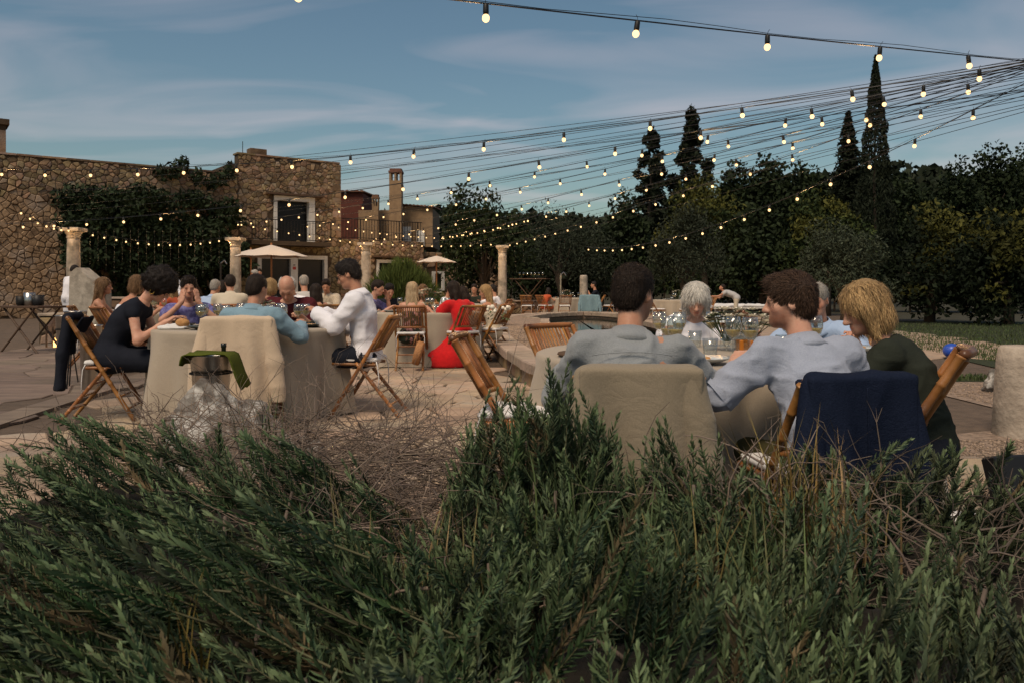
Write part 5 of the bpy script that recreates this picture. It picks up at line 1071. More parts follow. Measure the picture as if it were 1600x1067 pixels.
ORD = ['first', 'second', 'third', 'fourth', 'fifth', 'sixth', 'seventh', 'eighth', 'ninth', 'tenth', 'eleventh', 'twelfth', 'thirteenth', 'fourteenth', 'fifteenth', 'sixteenth', 'seventeenth', 'eighteenth', 'nineteenth', 'twentieth', 'twenty-first', 'twenty-second']
# ================================================================== tableware
def glassm():
    m = bpy.data.materials.new('clear_glass'); m.use_nodes = True; n = m.node_tree; n.nodes.clear(); o = n.nodes.new('ShaderNodeOutputMaterial'); tr = n.nodes.new('ShaderNodeBsdfTransparent'); tr.inputs[0].default_value = (.94, .96, .95, 1); gl = n.nodes.new('ShaderNodeBsdfGlossy'); gl.inputs['Roughness'].default_value = .04
    lw = n.nodes.new('ShaderNodeLayerWeight'); lw.inputs[0].default_value = .3; mu = n.nodes.new('ShaderNodeMath'); mu.operation = 'MULTIPLY_ADD'; mu.inputs[1].default_value = .6; mu.inputs[2].default_value = .06; mx_ = n.nodes.new('ShaderNodeMixShader')
    n.links.new(lw.outputs['Facing'], mu.inputs[0]); n.links.new(mu.outputs[0], mx_.inputs[0]); n.links.new(tr.outputs[0], mx_.inputs[1]); n.links.new(gl.outputs[0], mx_.inputs[2]); n.links.new(mx_.outputs[0], o.inputs[0]); return m
m_glass = glassm(); m_wine = pm('white_wine', (.75, .55, .2), None, 3, .08, trans=.35, ior=1.33); m_amber = pm('amber_drink', (.6, .2, .03), None, 3, .08, trans=.3, ior=1.33)
m_plate = pm('pale_stoneware', (.5, .54, .55), (.42, .46, .47), 8, .3, spec=.5); m_gplate = pm('green_stoneware', (.06, .075, .065), (.045, .055, .05), 8, .3, spec=.5); m_napkin = cloth('white_napkin', (.66, .65, .63)); m_wicker = pm('wicker', (.12, .07, .04), (.06, .035, .02), 60, .9, .8, 90); m_steel = pm('steel', (.5, .48, .45), (.36, .34, .31), 8, .28, metal=1); m_bread = pm('bread', (.5, .27, .1), (.35, .17, .06), 20, .8, .4)
TZ = .754
def proto(fn): e = fn(); return [e, False]
def wine_glass():
    e = empty('wine_glass'); MB().lathe([(.034, 0), (.034, .002), (.006, .008), (.0038, .02), (.0038, .085), (.012, .092), (.03, .108), (.039, .135), (.039, .16), (.033, .195), (.0318, .195), (.0375, .16), (.0375, .136), (.028, .11), (.0, .096)], 18, close=False).build('bowl', m_glass, e, True)
    MB().lathe([(.001, .0975), (.027, .111), (.0365, .132), (.0365, .134), (.001, .134)], 16, close=False).build('wine', m_wine, e, True); return e
def tumbler():
    e = empty('water_glass'); MB().lathe([(.028, 0), (.033, .01), (.038, .09), (.0365, .09), (.0315, .012), (0, .01)], 16, close=False).build('glass', m_glass, e, True); return e
def plate(mat, nm):
    def f():
        e = empty(nm); MB().lathe([(.06, 0), (.065, .006), (.10, .014), (.132, .028), (.133, .031), (.1, .019), (.06, .011), (0, .01)], 28).build('dish', mat, e, True)
        rr = random.Random(3); mb = MB()
        for k in range(5): mb.ball((rr.uniform(-.04, .04), rr.uniform(-.04, .04), .02), rr.uniform(.012, .02), 7, 4, (1.2, 1, .7))
        tag(mb.build('food', m_bread if nm == 'dinner_plate' else m_gplate, e, True), kind='stuff'); return e
    return f
PR = {'wine': proto(wine_glass), 'water': proto(tumbler), 'plate': proto(plate(m_plate, 'dinner_plate')), 'gplate': proto(plate(m_gplate, 'dinner_plate'))}
def put(kind, x, y, label, cat, group, z=TZ, rz=0, sc=1.0):
    pr = PR[kind]; o = pr[0] if not pr[1] else copy_tree(pr[0]); pr[1] = True; o.location = (x, y, z); o.rotation_euler = (0, 0, rz); o.scale = (sc, sc, sc); tag(o, label, cat, group); return o
def bouquet(x, y, label, n=26, seed=1, r=.11, h=.2, dark=False):
    rr = random.Random(seed); e = empty('flower_vase', (x, y, TZ), 0, label, 'flowers', 'table flowers'); MB().lathe([(.03, 0), (.036, .01), (.034, .06), (.022, .1), (.024, .125), (.021, .125), (.019, .1), (.03, .06), (.0, .012)], 14, close=False).build('vase', m_glass, e, True)
    for k in range(n):
        a = rr.uniform(0, 6.28); q = rr.random() ** .6; c = Vector((math.cos(a) * r * q, math.sin(a) * r * q, h + (1 - q * q) * .07 + rr.uniform(-.03, .02)))
        st = MB().tube([(c.x * .1, c.y * .1, .05), (c.x * .5, c.y * .5, h * .7), c], .0022, 4).build('stem', m_stem, e)
        if k % 3 == 2:
            mb = MB()
            for j in range(4): b = rr.uniform(0, 6.28); t = c + Vector((math.cos(b) * .06, math.sin(b) * .06, .015)); s_ = Vector((-math.sin(b), math.cos(b), 0)) * .016; mb.raw([c, (c + t) / 2 + s_, t, (c + t) / 2 - s_], [(0, 1, 2, 3)])
            mb.build('leaf', m_stem, st)
        else:
            mb = MB(); R0 = rr.uniform(.026, .045)
            for ring, (m_, up, sc_) in enumerate(((6, .25, 1), (5, .8, .75), (3, 1.5, .5))):
                for j in range(m_): b = 6.28 * j / m_ + ring * .6; d = Vector((math.cos(b), math.sin(b), up)).normalized() * R0 * sc_; s_ = Vector((-math.sin(b), math.cos(b), 0)) * R0 * .5 * sc_; mb.raw([c, c + d * .6 + s_, c + d * 1.1, c + d * .6 - s_], [(0, 1, 2, 3)])
            mb.build('flower', m_petal if rr.random() < .75 else m_petal2, st)
    return e
m_stem = pm('flower_leaf', (.05, .08, .03), (.08, .1, .05), 9, .6); m_petal = pm('white_petal', (.74, .7, .6), (.6, .56, .45), 9, .7); m_petal2 = pm('blush_petal', (.5, .3, .2), (.4, .22, .15), 9, .7)
def on(T, ang, r): return T[0] + math.sin(R(ang)) * r, T[1] - math.cos(R(ang)) * r        # angle 0 = side of the table next to the camera, + to the right
def setting(T, places, table, kinds, seed=1):
    rr = random.Random(seed)
    for k, (a, who) in enumerate(places):
        x, y = on(T, a, .58 if T is not T5 else .7); put(kinds[k % len(kinds)], x, y, 'dinner plate before %s on %s' % (who, table), 'plate', 'plates on ' + table)
        for (da, r, kd, nm) in ((14, .4, 'wine', 'inner stemmed wine glass'), (-2, .34, 'water', 'small clear water glass'), (24, .46, 'wine', 'outer stemmed wine glass')):
            x, y = on(T, a + da + rr.uniform(-4, 4), r + rr.uniform(-.03, .03)); put(kd, x, y, '%s of %s on %s' % (nm, who, table), 'glass', ('wine' if kd == 'wine' else 'water') + ' glasses on ' + table)
setting(T5, ((-68, 'the empty place'), (-22, 'the grey-shirted man'), (32, 'the bearded man'), (88, 'the blonde woman'), (150, 'the half hidden man'), (190, 'the white-haired woman')), 'the near right table', ('plate',), 2)
setting(T1, ((-75, 'the black-dressed woman'), (-20, 'the empty front place'), (25, 'the blue-shirted man'), (75, 'the white-shirted man'), (140, 'the empty back place'), (185, 'the balding man'), (230, 'the face-hiding woman')), 'the left front table', ('gplate', 'gplate', 'plate'), 3)
FL = ((-50, 'the left place'), (0, 'the front place'), (50, 'the right place'))
setting(T3, ((-40, 'the left front place'), (0, 'the pale blonde woman'), (50, 'the red dress'), (95, 'the right place'), (150, 'the right back place'), (210, 'the black-shirted man')), 'the middle table', ('plate',), 4)
setting(T2, FL, 'the table behind the curly-haired woman', ('plate',), 5); setting(T7, FL, 'the table behind the balding man', ('plate',), 6); setting(T4, FL, 'the far table beyond the pool', ('plate',), 7); setting(T6, FL, 'the far table by the bending man', ('plate',), 8)
x, y = T5[0] + .05, T5[1] + .08; bouquet(x, y, 'white flowers in glass vase on the near right table', 34, 2, .13, .14); bouquet(x + .16, y + .1, 'small posy with blush flowers on the near right table', 20, 3, .1, .13)
bouquet(T1[0] + .1, T1[1] + .1, 'low flowers on the left front table', 18, 4, .1, .15); bouquet(T3[0] + .1, T3[1] - .1, 'big white flower arrangement on the middle table', 44, 5, .2, .24); bouquet(T4[0], T4[1], 'white flowers on the far table beyond the pool', 24, 6, .25, .22); bouquet(T6[0], T6[1], 'white flowers on the far table by the bending man', 24, 7, .25, .22)
e = empty('amber_tumbler', (T5[0] + .1, T5[1] - .08, TZ), 0, 'square tumbler of amber drink before the white flowers', 'glass'); MB().box((0, 0, .035), (.034, .034, .034), bev=.006).build('drink', m_amber, e); MB().lathe([(.05, 0), (.052, .1), (.05, .1), (.047, .004)], 4, close=False).build('glass', m_glass, e)
for (x, y, lb) in ((on(T5, 4, .74) + ('white napkin folded between the two men on the near table',)), (on(T1, 38, .6) + ('white napkin beside the white-shirted man on the left table',)), (on(T1, -45, .66) + ('white napkin under the bread on the left table',))):
    f = Field((-.14, -.1, 0), (.14, .1, .07), .012); f.box((0, 0, .012), (.11, .07, .01), .009); f.cap((-.1, -.05, .02), (.08, .05, .035), .016, .024, .02); V, Q = f.nets(); V = wrinkle(V, Q, .006, 20, 4); tag(link('napkin', np_mesh('napkin', V, Q, smooth=True), m_napkin, loc=(x, y, TZ)), lb, 'napkin')
x, y = on(T5, 10, .76); tag(MB().lathe([(.17, 0), (.185, .012), (.18, .02), (.12, .014), (.0, .012)], 30).build('wicker_charger', m_wicker, loc=(x + .1, y + .0, TZ), smooth=True), 'round wicker place mat by the bearded man', 'place mat')
x, y = on(T5, -68, .74); tag(MB().lathe([(.17, 0), (.185, .012), (.18, .02), (.12, .014), (.0, .012)], 30).build('wicker_charger', m_wicker, loc=(x, y, TZ - .0), smooth=True), 'round wicker place mat at the empty left place of the near table', 'place mat')
x, y = on(T1, -42, .62); f = Field((-.06, -.05, 0), (.06, .05, .07), .01); f.ell((0, 0, .035), (.045, .035, .03)); f.ell((.03, .01, .03), (.03, .03, .026)); V, Q = f.nets(); tag(link('bread_roll', np_mesh('bread_roll', wrinkle(V, Q, .004, 30), Q, smooth=True), m_bread, loc=(x, y, TZ + .02)), 'torn bread roll on the edge of the left table', 'bread')
# ================================================================== jackets over chair backs
def jacket(X, Y, yaw, mat, label, length=.66, seed=1, wd=.2, sleeves=((-1, .0), (1, .0)), vox=.0088, flare=.5, sc=1.0):
    e = empty('draped_jacket', (X, Y, 0), R(yaw), label, 'jacket'); e.scale = (sc, sc, sc); zt = .888; f = Field((-.48, -.52, .02), (.48, -.1, .96), vox)
    dy = lambda z: -.312 - (zt - z) * .02
    f.cap((-wd, -.29, zt - .03), (wd, -.29, zt - .03), .032, .032, .02); h = length / 2
    f.box((0, dy(zt - h) - .012, zt - h - .01), (wd + .03, .014, h), .012, None, .03, taper=-flare * .2)
    f.box((0, -.235, zt - .13), (wd + .01, .014, .11), .012, np.array(rotx(R(-27))), .03)
    V, Q = f.nets(); V = relax(V, Q, 2, .5)
    fold = np.sin(V[:, 0] * 21 + seed + 3 * V[:, 2]) * .03 * np.clip((zt - V[:, 2]) / .4, 0, 1) + np.sin(V[:, 0] * 47 + V[:, 2] * 6 + seed) * .007 * np.clip((zt - V[:, 2]) / .35, 0, 1); V[:, 1] += fold
    V = wrinkle(V, Q, .007, 7, seed, (1, 1, .5)); link('back_panel', np_mesh('back_panel', V, Q, smooth=True), mat, e)
    MB().tube([(.004, dy(zt - .05 - t * length * .9) - .0285 - .004 * math.sin(t * 5), zt - .05 - t * length * .9) for t in np.linspace(0, 1, 14)], .0022, 5).build('centre_seam', mat, e, True)
    for sx, sw in sleeves:
        f = Field((min(sx * .15, sx * .46), -.5, .02), (max(sx * .15, sx * .46), -.1, .95), vox); a = np.array([sx * (wd + .0), -.30, zt - .05]); b = np.array([sx * (wd + .045), -.33 + sw, zt - .33]); c = np.array([sx * (wd + .075), -.34 + sw * 1.6, zt - .62])
        f.cap(a, b, .052, .062, .03, flat=((0, 1, 0), .75)); f.cap(b, c, .062, .052, .03, flat=((0, 1, 0), .75)); f.half(c, c - b); V, Q = f.nets(); V = wrinkle(relax(V, Q, 1), Q, .007, 9, seed + 4, (1, 1, .5)); link('sleeve', np_mesh('sleeve', V, Q, smooth=True), mat, e)
    return e
j_tan = cloth('tan_linen', (.52, .41, .3), (.45, .36, .26), 220, .15); j_beige = cloth('beige_linen', (.25, .205, .145), (.2, .165, .115), 220, .15); j_navy = cloth('navy_jacket_wool', (.008, .012, .026), (.012, .017, .034), 120, .3); j_blueg = cloth('grey_blue_shawl', (.16, .25, .29)); j_pink = cloth('dusty_pink_shawl', (.42, .24, .24))
jacket(PX(988, 2.8), 2.8, -4, j_beige, 'beige linen jacket over the chair of the grey-shirted man', .72, 2, .165, ((1, .02), (-1, .0)), sc=.95)
jacket(PX(1266, 2.85), 2.85, 12, j_navy, 'dark navy jacket over the chair of the bearded man', .62, 5, .175, ((1, .0), (-1, -.0)), sc=.915)
jacket(-1.98, 6.0, 3, j_tan, 'tan linen jacket over the chair of the blue-shirted man', .72, 8, .22, ((1, .02), (-1, .0)), .014)
jacket(PX(920, 28.0), 28.0, 0, j_blueg, 'grey-blue shawl over a chair at the far table', .6, 3, .3, ((1, 0), (-1, 0)), .025)
jacket(PX(955, 28.6), 28.6, 60, j_pink, 'dusty pink shawl over a chair right of the far table', .6, 4, .22, ((1, 0),), .025)
jacket(-3.32, 6.62, -80, c_black, 'black cardigan hung on the chair of the curly-haired woman', .34, 6, .12, ((1, 0),), .016)
# ================================================================== buckets, rock, bag and other small things
def bucket(x, y, z, label, h=.2, r=.1, stand=True):
    e = empty('ice_bucket', (x, y, 0), 0, label, 'ice bucket'); MB().lathe([(r * .8, z), (r * .84, z + .01), (r, z + h), (r * 1.06, z + h + .004), (r * 1.06, z + h + .012), (r * .98, z + h + .008), (r * .8, z + .02), (0, z + .015)], 24, close=False).build('bowl', m_steel, e, True)
    if stand:
        for k in range(3): a = k * 2.1 + .4; MB().tube([(math.cos(a) * r * .7, math.sin(a) * r * .7, z), (math.cos(a) * r * 1.3, math.sin(a) * r * 1.3, .012)], .008, 6).build('leg', m_iron, e)
        MB().tube([(math.cos(a) * r, math.sin(a) * r, z + h * .55) for a in np.linspace(0, 6.283, 20)], .006, 5).build('ring', m_iron, e)
    return e
bx_, by_ = PX(330, 5.15), 5.15
bucket(bx_, by_, .41, 'steel ice bucket under a green cloth beside the rock', .24, .13)
m_greencl = cloth('olive_green_cloth', (.085, .1, .018), (.065, .08, .014), 90)
e = empty('green_cloth', (bx_, by_, 0), R(6), 'olive green cloth draped over the steel ice bucket', 'cloth')
rows_ = [(-.15, .6), (-.146, .63), (-.138, .657), (-.12, .667), (-.04, .669), (.05, .669), (.125, .667), (.15, .652), (.168, .6), (.19, .53), (.225, .45)]; n_r = len(rows_)
V = [(x_, y_ + .02 * math.sin(x_ * 9 + 3) + (x_ > .15) * (x_ - .15) * .2, z_ + .006 * math.sin(y_ * 40 + x_ * 20)) for (x_, z_) in rows_ for y_ in np.linspace(-.17, .1, 6)]
m_ = MB().raw(V, [(i * 6 + j, i * 6 + j + 1, i * 6 + j + 7, i * 6 + j + 6) for i in range(n_r - 1) for j in range(5)]).mesh('cloth_sheet', True); o = link('cloth_sheet', m_, m_greencl, e); md = o.modifiers.new('t', 'SOLIDIFY'); md.thickness = .008
e = empty('wine_bottle', (bx_ + .07, by_ + .03, .47), 0, 'dark bottle neck standing in the ice bucket', 'bottle'); MB().lathe([(.035, 0), (.037, .1), (.015, .17), (.015, .23), (.018, .235), (.018, .26), (0, .26)], 12, close=False).build('glass', pm('bottle_glass', (.01, .012, .01), None, 4, .1), e, True)
bucket(PX(102, 9.0), 9.0, .45, 'tall steel wine cooler standing by the walk edge', .32, .1); bucket(PX(142, 7.7), 7.7, .12, 'steel cylinder cooler behind the curly-haired woman chair', .6, .1, False)
bucket(PX(118, 8.6), 8.6, .58, 'dark wine cooler with a white cloth on the left', .25, .11)
m_rock = pm('lichen_rock', (.2, .185, .165), (.085, .075, .065), 7, .95, .9, 22, big=((.46, .45, .42), 9))
def rock(x, y, sc, label, seed, vox=.02):
    f = Field((-.7, -.6, -.1), (.75, .6, .8), vox); rr = np.random.default_rng(seed); f.ell((-.05, 0, .1), (.34, .3, .32), None, .1); f.ell((-.08, .0, .34), (.14, .14, .22), None, .12); f.ell((.28, -.02, .05), (.32, .25, .2), None, .1); f.ell((.05, -.1, .2), (.2, .16, .16), None, .1)
    V, Q = f.nets(); n = vnormals(V, Q); V = V + n * ((vnoise(V * 6 + seed) * .07 + vnoise(V * 14) * .035 + vnoise(V * 33) * .014)[:, None]); return tag(link('boulder', np_mesh('boulder', V * sc, Q, smooth=True), m_rock, loc=(x, y, 0)), label, 'rock')
rock(PX(352, 4.7), 4.7, 1.02, 'pointed lichen-spotted boulder before the left table', 3)
rock(PX(430, 4.6), 4.65, .45, 'small pale rock right of the pointed boulder', 9)
e = empty('rattan_bag', (PX(655, 10.6), 10.5, .24), 0, 'round rattan handbag hanging on the pale blonde woman\'s chair', 'bag'); m_rattan = pm('rattan', (.42, .2, .08), (.28, .13, .05), 40, .7, .6, 90)
M = Matrix.Rotation(R(25), 3, 'Y') @ Matrix.Rotation(R(80), 3, 'Y'); mb = MB().lathe([(.12, -.045), (.15, -.045), (.16, -.03), (.16, .03), (.15, .045), (.0, .045)], 24); mb.v = [tuple(M @ Vector(v)) for v in mb.v]; mb.build('body', m_rattan, e, True)
for sx in (-1, 1): MB().tube([(.02 * sx - .04, -.06, .1), (-.02, -.05 + .02 * sx, .24), (.0, .05, .26), (.02 * sx, .06, .1)], .007, 6).build('handle', m_rattan, e, True)
for px_, D_, z_, lb in ((766, 10.9, .8, 'white flowers tied to the chair of the bare-armed blonde woman'), (788, 11.2, .78, 'white flowers and ribbon tied to the rightmost middle chair')):
    x = PX(px_, D_); e = empty('chair_flowers', (x, D_, z_), 0, lb, 'flowers'); rr = random.Random(px_)
    for k in range(6): MB().ball((rr.uniform(-.07, .07), rr.uniform(-.04, .04), rr.uniform(-.03, .05)), rr.uniform(.02, .035), 7, 5).build('flower', m_petal, e, True)
    mb = MB()
    for k in range(14): a = rr.uniform(0, 6.28); c = Vector((rr.uniform(-.06, .06), 0, rr.uniform(-.12, 0))); d = Vector((math.cos(a) * .06, math.sin(a) * .06, -.04)); s_ = Vector((-math.sin(a), math.cos(a), 0)) * .014; mb.raw([c, c + d * .5 + s_, c + d, c + d * .5 - s_], [(0, 1, 2, 3)])
    tag(mb.build('leaves', m_stem, e), kind='stuff')
m_ball = pm('blue_rubber', (.02, .07, .4), (.016, .06, .34), 3, .35, spec=.5); tag(MB().ball((0, 0, 0), .12, 24, 14, (1.08, 1, .95)).build('blue_ball', m_ball, smooth=True, loc=P(1487, 551, 12.4)), 'shiny blue ball lying at the edge of the lawn', 'ball').location.z = .125
e = empty('stone_drum', (PX(1606, 5.9), 5.9, 0), 0, 'pale stone column drum at the right edge', 'column drum'); MB().lathe([(.235, 0), (.225, .2), (.205, .55), (.19, .645), (.17, .66), (0, .66)], 26, close=False).build('drum', m_limestone, e, True)
rock(PX(1560, 8.4), 8.4, .42, 'small brown rock left of the stone drum', 14, .03)
m_blackbox = pm('black_plastic', (.008, .008, .009), None, 6, .5); e = empty('black_box', (PX(1580, 3.9), 3.9, 0), R(12), 'black floodlight box on the ground at the right edge', 'light box'); MB().box((0, 0, .16), (.11, .04, .105), Matrix.Rotation(R(-18), 3, 'X'), .01).build('body', m_blackbox, e); MB().box((0, .03, .03), (.06, .05, .02), bev=.006).build('foot', m_blackbox, e)
f = Field((-.07, -.16, 0), (.07, .16, .12), .008); f.cap((0, -.1, .05), (0, .1, .04), .05, .04); f.half((0, 0, .004), (0, 0, -1)); V, Q = f.nets(); tag(link('white_shoe', np_mesh('white_shoe', V, Q, smooth=True), l_white, loc=(PX(1478, 3.0), 3.0, .16), rz=R(40)), 'white shoe showing past the navy jacket', 'shoe')
# white block and low stones at the left
m_wblock = pm('whitewashed_stone', (.36, .33, .28), (.24, .215, .18), 6, .9, .5, 20, big=((.2, .18, .15), 5))
a = P(132, 470, 17); e = empty('white_block', (a.x, 17, 0), R(-10), 'whitewashed stone trough end in front of the left column', 'stone block'); MB().raw([(-.4, 0, 0), (.36, 0, 0), (.36, .4, 0), (-.4, .4, 0), (-.36, 0, 1.42), (-.2, 0, 1.54), (.34, 0, 1.14), (-.36, .4, 1.42), (-.2, .4, 1.54), (.34, .4, 1.14)], [(0, 1, 6, 5, 4), (2, 3, 7, 8, 9), (1, 2, 9, 6), (3, 0, 4, 7), (4, 5, 8, 7), (5, 6, 9, 8)]).build('block', m_wblock, e)
def lowwall(px0, px1, D, z1, label, seed, th=.4, D1=None):
    D1 = D1 or D; a = Vector((PX(px0, D), D)); b = Vector((PX(px1, D1), D1)); L = (b - a).length; d = (b - a) / L; e = empty('low_wall', (a.x, a.y, 0), math.atan2(d.y, d.x), label, 'wall')
    MB().box((L / 2, th / 2 + .03, z1 / 2), (L / 2, th / 2, z1 / 2)).build('core', m_mortar, e); cl = voronoi(0, L, 0, z1, .34, .2, seed, .35)
    lay_stones('stone', cl, lambda x, y, z: (x, .03 - z, y), m_rubble, e, .015, .05, .04, seed, most=60)
    k = 0; x = 0
    while x < L - .05: q = min(.6, L - x); MB().box((x + q / 2, th / 2, z1 + .03), (q / 2 - .01, th / 2 + .05, .03), bev=.01).build('coping_stone', m_cop, e); x += q
    return e
lowwall(792, 872, 33.5, .55, 'low dry stone wall behind the far chairs', 41); lowwall(60, 104, 15.5, .55, 'low stone wall by the tray table', 42); lowwall(165, 262, 22, .8, 'low pale wall below the creeper', 43);
# folding tray tables
def tray_table(px, D, label, items, w_=.55, z=.75, mt=None):
    mt = mt or m_bamboo
    e = empty('tray_table', (PX(px, D), D, 0), R(-20), label, 'table'); MB().box((0, 0, z), (w_, .3, .018), bev=.006).build('top', mt, e)
    for sy in (-.24, .24):
        for sx in (-1, 1): MB().tube([(sx * w_ * .85, sy, .012), (-sx * w_ * .75, sy + .02 * sx, z - .02)], .018, 6).build('leg', mt, e)
    return e
tray_table(50, 13.5, 'folding wooden tray table on the upper walk', 4, .5, .78, m_wood); tray_table(828, 33, 'folding bar table with glasses under the olive tree', 4, .8, 1.5, m_wood)
for k in range(7): put('wine', PX(812 + k * 6, 33), 33 + (k % 2) * .12, ORD[k] + ' wine glass from the left on the bar table under the olive tree', 'glass', 'glasses on the bar table', 1.518, 0, 1.3)
for (px_, hh, lb, mt) in ((34, .16, 'small dark pot on the folding tray table', m_iron), (46, .22, 'steel pot on the folding tray table', m_steel), (60, .18, 'black tray box on the folding tray table', m_blackbox)):
    tag(MB().lathe([(.07, 0), (.085, .02), (.09, hh), (.08, hh), (.07, .03), (0, .02)], 16, close=False).build('serving_pot', mt, loc=(PX(px_, 13.45), 13.45, .8), smooth=True), lb, 'pot')
e = empty('lantern', (PX(86, 14.6), 14.6, 0), 0, 'small lit lantern by the edge of the upper walk', 'lantern')
for sx in (-1, 1):
    for sy in (-1, 1): MB().box((sx * .1, sy * .1, .2), (.012, .012, .2)).build('post', m_wood, e)
MB().box((0, 0, .012), (.13, .13, .012)).build('base', m_wood, e); MB().lathe([(.16, .4), (.05, .52), (.03, .56)], 4).build('lid', m_wood, e); MB().lathe([(.03, .024), (.03, .15), (.006, .17), (0, .2)], 8, close=False).build('candle', emit('candle', (1, .5, .15), 3), e)
# white benches
def bench(px, D, label, wd=1.6, pad=False, rz=0):
    e = empty('white_bench', (PX(px, D), D, 0), rz, label, 'bench', 'white garden benches')
    for k in range(4): MB().box((0, -.24 + k * .16, .43), (wd / 2, .07, .02), bev=.005).build('seat_slat', m_white, e)
    for sx in (-1, 1):
        for sy in (-1, 1): MB().box((sx * (wd / 2 - .1), sy * .22, .205), (.035, .035, .205)).build('leg', m_white, e)
    if pad: f = Field((-wd / 2, -.32, .44), (wd / 2, .32, .6), .03); f.box((0, 0, .51), (wd / 2 - .02, .3, .05), .04); V, Q = f.nets(); link('cushion', np_mesh('cushion', wrinkle(V, Q, .03, 4), Q, smooth=True), m_cush, e)
bench(800, 34.5, 'white wooden bench right of the middle column', 1.5); bench(1165, 27.5, 'white lounger with pad behind the bending man', 2.1, True); bench(1098, 27.0, 'white lounger left of the bending man', 1.8, True)
# parasols
m_canvas = cloth('parasol_canvas', (.58, .5, .42), (.5, .43, .36), 40); m_pole = pm('parasol_wood', (.3, .12, .04), None, 6, .5)
def parasol(px, D, top, w_, label):
    X = PX(px, D); zt = P(px, top, D).z; r = w_ / 2 / F * D; e = empty('parasol', (X, D, 0), 0, label, 'parasol', 'canvas parasols'); n = 8; zr = zt - .16 * r * 2
    ring = lambda q, z, s_=0: [(math.cos(6.283 * k / n + .2) * r * q, math.sin(6.283 * k / n + .2) * r * q, z) for k in range(n)]
    for k in range(n):
        a0, a1 = 6.283 * k / n + .2, 6.283 * (k + 1) / n + .2; vs = [(0, 0, zt)]
        for q in (.5, 1): vs += [(math.cos(a0) * r * q, math.sin(a0) * r * q, zt + (zr - zt) * q ** 1.15), (math.cos((a0 + a1) / 2) * r * q * .93, math.sin((a0 + a1) / 2) * r * q * .93, zt + (zr - zt) * q ** 1.15 - .02 * q), (math.cos(a1) * r * q, math.sin(a1) * r * q, zt + (zr - zt) * q ** 1.15)]
        MB().raw(vs, [(0, 1, 2), (0, 2, 3), (1, 4, 5, 2), (2, 5, 6, 3)]).build('canopy_panel', m_canvas, e)
        MB().tube([(0, 0, zt - .06), (math.cos(a0) * r * .98, math.sin(a0) * r * .98, zr - .02)], .012, 4).build('rib', m_pole, e)
    MB().tube([(0, 0, .012), (0, 0, zt + .06)], .028, 8).build('pole', m_pole, e); MB().lathe([(.28, 0), (.28, .06), (.05, .09)], 14).build('base', m_limestone, e)
parasol(424, 25, 383, 112, 'cream canvas parasol before the white-framed double door'); parasol(682, 30, 400, 62, 'pale parasol in front of the terrace wing'); parasol(392, 30.5, 390, 60, 'half hidden parasol behind the stone column')
for px_, D_, tp in ((876, 30.5, 430), (566, 31, 411), (345, 27, 412)):
    a = P(px_, tp, D_); e = empty('garden_pole', (a.x, D_, 0), 0, {876: 'thin metal garden pole behind the far table', 566: 'thin dark pole beside the white-shirted man', 345: 'dark slim trunk-like pole left of the column'}[px_], 'pole'); MB().tube([(0, 0, 0), (0, 0, a.z)], .035, 8).build('shaft', m_iron if px_ != 876 else m_steel, e); MB().tube([(0, 0, a.z), (.12, 0, a.z + .1), (.2, 0, a.z - .02)], .025, 6).build('head', m_steel, e)
# ================================================================== festoon lights
m_bulb = emit('bulb_glow', (1, .6, .26), 1.9); m_led = emit('led_glow', (1, .7, .4), .8); m_cable = pm('black_cable', (.008, .008, .008), None, 5, .5)
HUB = Vector((5.5, 7.6, 3.36))
bulb_me = MB().ball((0, 0, -.082), .0215, 10, 8, (1, 1, 1.12)).mesh('bulb', True); bulb_me.materials.append(m_bulb)
sock_me = MB().lathe([(.012, .0), (.0165, -.01), (.0175, -.05), (.015, -.062)], 8).mesh('socket', True); sock_me.materials.append(m_cable)
tie_me = MB().tube([(0, 0, -.004), (.004, 0, .02), (.016, .0, .035)], .0018, 4).mesh('cable_tie'); tie_me.materials.append(m_cable)
BL = {}
def bulb_light(w_):
    if w_ not in BL: BL[w_] = bpy.data.lights.new('bulb_light', 'POINT'); BL[w_].energy = w_; BL[w_].color = (1, .58, .24); BL[w_].shadow_soft_size = .03
    return BL[w_]
def strand(a, b, sag, spacing, label, sc=1.0, off=.5, r=.0052, name='festoon_lights', skip=0, glow=11.0):
    nb_ = 0
    a, b = Vector(a), Vector(b); L = (b - a).length; n = max(10, int(L * 2.2)); pt = lambda t: a + (b - a) * t - Vector((0, 0, 4 * sag * t * (1 - t))); e = empty(name, a, 0, label, 'string lights', 'festoon strings')
    rr = random.Random(label); m_ = MB().tube([pt(i / n) - a for i in range(n + 1)], r, 5).build('cable', m_cable, e); MB().tube([pt(i / n) - a + Vector((0, 0, .018 + .012 * math.sin(i * 1.3))) for i in range(n + 1)], r * .45, 4).build('support_wire', m_cable, e)
    s_ = off + skip
    while s_ < L - .15:
        p = pt(s_ / L) - a; bo = link('bulb_holder', sock_me, None, e, p); q = sc * 1.0; bo.scale = (q, q, q); bo.rotation_euler = (rr.uniform(-.15, .15), rr.uniform(-.15, .15), rr.uniform(0, 6))
        link('bulb', bulb_me, None, bo); link('cable_tie', tie_me, None, bo)
        if nb_ % 3 == 2: lo_ = bpy.data.objects.new('bulb_light', bulb_light(glow)); C.objects.link(lo_); lo_.parent = bo; lo_.location = (0, 0, -.16)
        nb_ += 1; s_ += spacing * rr.uniform(.93, 1.07)
